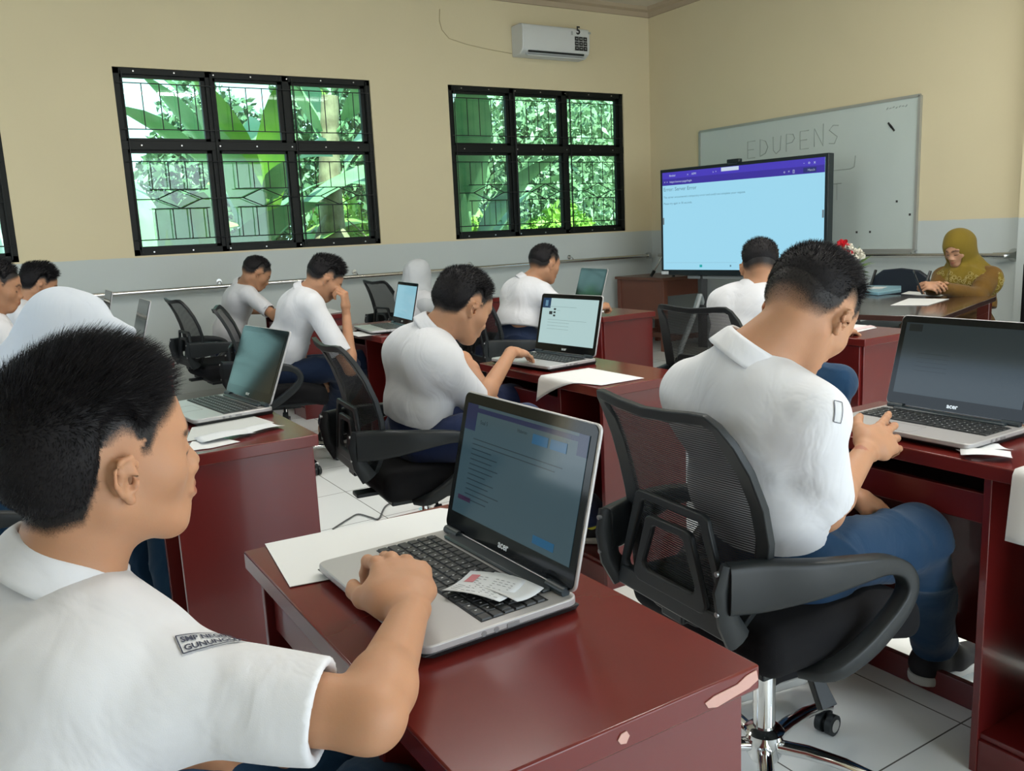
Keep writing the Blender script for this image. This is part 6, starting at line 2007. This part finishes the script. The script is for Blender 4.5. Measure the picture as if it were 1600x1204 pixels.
if want('7'):
    R = head_frame(16, 30, 0)
    hd = Q(654, 432, 6.6)
    J = seated(Q(655, 530, 6.6), hd, R, 0, neck=Q(648, 458, 6.62), el=(3.15, 6.3, 0.8), wl=(3.35, 6.2, 0.79))
    t, *_ = person('person', 'girl seen from behind in a white headscarf and shirt, near the window wall', tuple(J['pelvis'] * V3(1, 1, 0)), J, h=0.01, headR=R, hair=None, hair_n=0,
           pants=NAVY2, seed=11, longs=True, collar=False, bulk=0.95)
    hijab(t, hd, R, J['neck'], J['chest'], J['sl'], J['sr'], GSC, 0.009, seed=5, face=True, lo=0.0, wide=0.015, ext=[(hd + V3(-0.02, 0, -0.05), J['neck'] + V3(-0.05, 0, -0.03), 0.098, 0.115)])
if want('T'):
    R = head_frame(182, 26, 0)
    hd = Q(1497, 388, 5.72)
    J = seated(Q(1512, 500, 5.80), hd, R, 180, neck=Q(1512, 420, 5.78), er=Q(1462, 462, 5.75), wr=Q(1455, 448, 5.50), el=Q(1525, 462, 5.55), wl=Q(1470, 449, 5.42),
               al=(5.1, 3.2, 0.1), ar=(5.1, 3.4, 0.1))
    MUS = cloth_mat('brown_tunic_cloth', (0.135, 0.068, 0.012), 0.85, 500, 0.3, (0.11, 0.06, 0.012))
    def mus_scarf():
        m = cloth_mat('mustard_scarf_cloth', (0.175, 0.120, 0.014), 0.85, 500, 0.3, (0.14, 0.10, 0.012))
        return m
    H = dict(r=dict(x=V3(-0.5, -0.6, 0.15), z=V3(-0.3, 0.6, 0.8), side=1, curl=(0.7, 0.8, 0.9, 0.9), thumb=0.5), l=dict(x=V3(-0.6, 0.6, 0.15), z=V3(-0.3, -0.6, 0.8), side=-1, curl=(0.7, 0.8, 0.9, 0.9), thumb=0.5))
    t, *_ = person('person', 'teacher in a mustard headscarf and brown tunic, looking down at the phone in her hands', tuple(J['pelvis'] * V3(1, 1, 0)), J, h=0.007, headR=R, hair=None, hair_n=0, fine=True,
           pants=mat('brown_skirt', (0.10, 0.05, 0.015), rough=0.9), seed=12, longs=True, collar=False, shirt_mat=MUS, hands=H, skin=skin_mat('light_skin', (0.42, 0.235, 0.145)))
    sc = hijab(t, hd, R, J['neck'], J['chest'], J['sl'], J['sr'], mus_scarf(), 0.007, seed=7, lo=0.05, wide=0.014)
    # embroidered border of the scarf: small cream blossoms lying on the cloth
    BL = mat('cream_embroidery', (0.42, 0.34, 0.13), rough=0.8)
    v = MB(); rs = np.random.RandomState(4)
    fwv = V3(-1, 0, 0)
    me = sc.data
    co = np.empty(len(me.vertices) * 3); me.vertices.foreach_get('co', co); co = co.reshape(-1, 3)
    no = np.empty(len(me.vertices) * 3); me.vertices.foreach_get('normal', no); no = no.reshape(-1, 3)
    ok = np.nonzero((no @ nrm(V3(-0.86, -0.5, 0.1)) > 0.3) & (co[:, 2] < J['neck'][2] - 0.015))[0]
    for i in rs.choice(ok, 110, replace=False):
        p, n_ = co[i], no[i]
        a = nrm(np.cross(n_, V3(0, 0, 1) + 0.01)); b = np.cross(n_, a)
        r = 0.006 + 0.009 * rs.rand()
        ring = [p + n_ * 0.002 + a * r * math.cos(q) + b * r * math.sin(q) for q in [0.785 * k for k in range(8)]]
        v.tube(ring, 0.0016, 4, closed=True)
    v.obj('embroidery', BL, sc)
    t2 = thing('smartphone', 'black smartphone held in the hands of the teacher', 'phone', tuple(Q(1434, 441, 5.42)))
    v = MB(); v.box((0, 0, 0.0), (0.010, 0.074, 0.150), frame((0.55, -0.75, 0.35), (-0.30, 0.1, 1))); v.obj('phone_body', mat('phone_black', (0.008, 0.008, 0.009), rough=0.25), t2, bevel=0.004)
# ------------------------------------------------------------------ garden outside the window wall
LEAF = mat('banana_leaf', (0.15, 0.30, 0.13), rough=0.4, spec=0.5, var=(3, 0.8, (0.26, 0.42, 0.22)), bump=(25, 0.2, 0.004))
LEAFD = mat('dark_leaf', (0.10, 0.19, 0.10), rough=0.45, var=(3, 0.8, (0.22, 0.34, 0.17)))
LEAFP = mat('pale_leaf', (0.30, 0.42, 0.24), rough=0.4, spec=0.6, var=(3, 0.8, (0.12, 0.22, 0.10)))
LEAFY = mat('bright_leaf', (0.28, 0.45, 0.06), rough=0.5, var=(4, 0.8, (0.15, 0.32, 0.06)))
STEM = mat('banana_stem', (0.32, 0.27, 0.17), rough=0.7, var=(7, 0.9, (0.12, 0.085, 0.05)), bump=(20, 0.6, 0.01))
tag(MB().bx(-14, 22, YW + 0.15, 34, -0.35, -0.25).obj('ground', mat('garden_soil', (0.20, 0.22, 0.12), rough=0.95, var=(1.2, 0.9, (0.10, 0.20, 0.05))), smooth=False), kind='structure')
tag(MB().bx(-14, 22, YR - 12, YR - 0.15, -0.35, -0.25).obj('ground_yard', mat('yard_paving', (0.42, 0.42, 0.38), rough=0.9), smooth=False), kind='structure')
def leaf_mesh(b, p, d, L, W, rs, droop=0.9, fold=0.25, n=9):
    p = np.asarray(p, float); d = nrm(d)
    prev = None; side = nrm(np.cross(d, V3(0, 0, 1)) + 1e-6)
    n0 = len(b.v); tear = rs.rand()
    tw = rs.randn() * 0.5
    for i in range(n + 1):
        u = i / n
        w = W * 0.5 * (math.sin(math.pi * min(1, u * 1.02 + 0.04)) ** 0.55) * (1 - 0.15 * u)
        upv = nrm(np.cross(side, d)); s2 = nrm(side * math.cos(tw * u) + upv * math.sin(tw * u)); u2 = np.cross(s2, d)
        e1 = p + s2 * w * (1 - 0.18 * rs.rand()) + u2 * w * fold; e2 = p - s2 * w * (1 - 0.18 * rs.rand()) + u2 * w * fold
        b.v.extend([tuple(e1), tuple(p), tuple(e2)])
        if i:
            k = n0 + 3 * i
            b.f.extend([(k - 3, k, k + 1, k - 2), (k - 2, k + 1, k + 2, k - 1)])
        p = p + d * L / n
        d = nrm(d + V3(0, 0, -1) * droop * (0.4 + u) / n)
def banana(label, x, y, hgt, n, seed, lean=0.0, m=LEAF, r=0.11):
    rs = np.random.RandomState(seed)
    t = thing('banana_plant', label, 'plant', (x, y, -0.25), 0, 'banana plants outside the window')
    v = MB(); v.tube([(x + lean * u * u + 0.02 * math.sin(7 * u), y, -0.25 + hgt * u) for u in np.linspace(0, 1, 9)], [r * (1 - 0.5 * u) for u in np.linspace(0, 1, 9)], 10)
    for k in range(7):
        a = rs.rand() * 6.28; z = hgt * (0.35 + 0.6 * rs.rand())
        leaf_mesh(v, (x + lean * (z / hgt) ** 2 + math.cos(a) * r * .8, y + math.sin(a) * r * .8, z - 0.25), (math.cos(a), math.sin(a), -0.8), 0.7, 0.10, rs, 1.5, -0.4, 6)
    v.obj('stem', STEM, t, world=True, sharp=60)
    for k in range(n):
        a = 6.28 * (k / n) * 1.9 + rs.rand() * 0.8
        el = 0.5 + rs.rand() * 0.75
        v = MB()
        z = -0.25 + hgt * (0.62 + 0.45 * (k + 1) / n)
        p = V3(x + lean * 0.9, y, z)
        d = V3(math.cos(a) * math.cos(el), math.sin(a) * math.cos(el), math.sin(el))
        v.tube([p, p + d * 0.35], [0.03, 0.018], 6)
        leaf_mesh(v, p + d * 0.3, d, 1.5 + rs.rand() * 0.8, 0.42 + rs.rand() * 0.2, rs, 0.7 + rs.rand() * 1.0, 0.22, 10)
        v.obj('leaf', m if rs.rand() < 0.75 else LEAFY, t, world=True, sharp=0)
banana('tall banana plant with broad torn leaves behind the middle panes of the larger window', 2.85, 9.7, 1.7, 10, 4)
banana('banana plant with thick pale dry stem in front of the third column of panes', 3.78, 10.1, 3.2, 8, 11, 0.1, LEAF, 0.21)
banana('low banana plant at the lower left panes of the larger window', 2.0, 9.6, 0.75, 9, 8, -0.1)
banana('banana plant further back near the shed', 0.9, 12.8, 1.2, 8, 33, 0.3)
banana('banana plant with one broad pale leaf across the smaller window', 5.75, 10.2, 1.4, 8, 47, 0.0, LEAFD)
banana('banana plant outside the window at the left edge', -0.6, 10.0, 1.6, 9, 21)
def bush(name, label, c, rad, n, seed, m, size=0.12, cat='tree', trunk=True, group='leafy trees outside the windows'):
    rs = np.random.RandomState(seed)
    t = thing(name, label, cat, (c[0], c[1], -0.25), 0, group)
    c = np.asarray(c, float); rad = np.asarray(rad, float)
    d = rs.normal(size=(n, 3)); d /= np.linalg.norm(d, axis=1)[:, None]
    P = c + d * rad * (rs.rand(n, 1) ** 0.4)
    P += noise(P.astype(np.float32), 2.0, seed)[:, None] * d * 0.25
    a = rs.normal(size=(n, 3)); a /= np.linalg.norm(a, axis=1)[:, None]
    b_ = np.cross(a, rs.normal(size=(n, 3))); b_ /= np.linalg.norm(b_, axis=1)[:, None]
    s = size * (0.6 + rs.rand(n, 1) * 0.8)
    V = np.stack([P - a * s, P - a * s * 0.2 + b_ * s * 0.38, P + a * s, P - a * s * 0.2 - b_ * s * 0.38], 1).reshape(-1, 3)
    mesh_obj('foliage', V, np.arange(n * 4).reshape(-1, 4), m, t, world=True, smooth=False)
    if trunk:
        v = MB(); v.tube([(c[0], c[1], -0.25), (c[0] + 0.1, c[1], c[2] * 0.5), (c[0], c[1], c[2])], [0.12, 0.09, 0.05], 8); v.obj('trunk', STEM, t, world=True)
bush('leafy_tree', 'dense light-leaved tree filling the middle of the smaller window', (8.5, 12.6, 2.2), (1.6, 1.1, 1.9), 12000, 3, LEAFP, 0.085)
bush('leafy_tree', 'loose leafy tree at the far side of the smaller window', (11.4, 14.0, 2.8), (1.6, 1.1, 2.2), 12000, 5, LEAFP, 0.085)
bush('leafy_tree', 'dark-leaved tree behind the gap between the two windows', (6.4, 15.4, 2.6), (1.7, 1.1, 2.4), 11000, 6, LEAFD, 0.10)
bush('leafy_tree', 'dark-leaved tree behind the banana leaves of the larger window', (4.4, 17.6, 2.2), (1.7, 1.0, 2.2), 9000, 9, LEAFD, 0.11)
bush('garden_shrub', 'low bright shrub under the smaller window', (7.1, 10.6, 0.9), (1.2, 0.45, 0.75), 6000, 14, LEAFY, 0.07, 'shrub', False, 'shrubs outside the windows')
bush('garden_shrub', 'low bright shrub under the right end of the larger window', (4.7, 11.9, 0.9), (0.75, 0.45, 0.95), 4000, 15, LEAFY, 0.08, 'shrub', False, 'shrubs outside the windows')
t = thing('shed', 'pale shed with a corrugated roof beyond the banana plants', 'shed', (-0.5, 19, 0))
v = MB(); v.bx(-5, 1.6, 18, 21, -0.25, 2.1); v.obj('wall', mat('shed_wall', (0.62, 0.64, 0.62), rough=0.8), t, world=True)
v = MB()
for k in range(60):
    x = -5.6 + k * 0.13
    v.tube([(x, 17.3, 2.05), (x, 19.5, 3.1)], [0.05, 0.05], 6)
v.obj('roof', mat('shed_roof', (0.35, 0.42, 0.46), rough=0.5, metal=0.2), t, world=True)
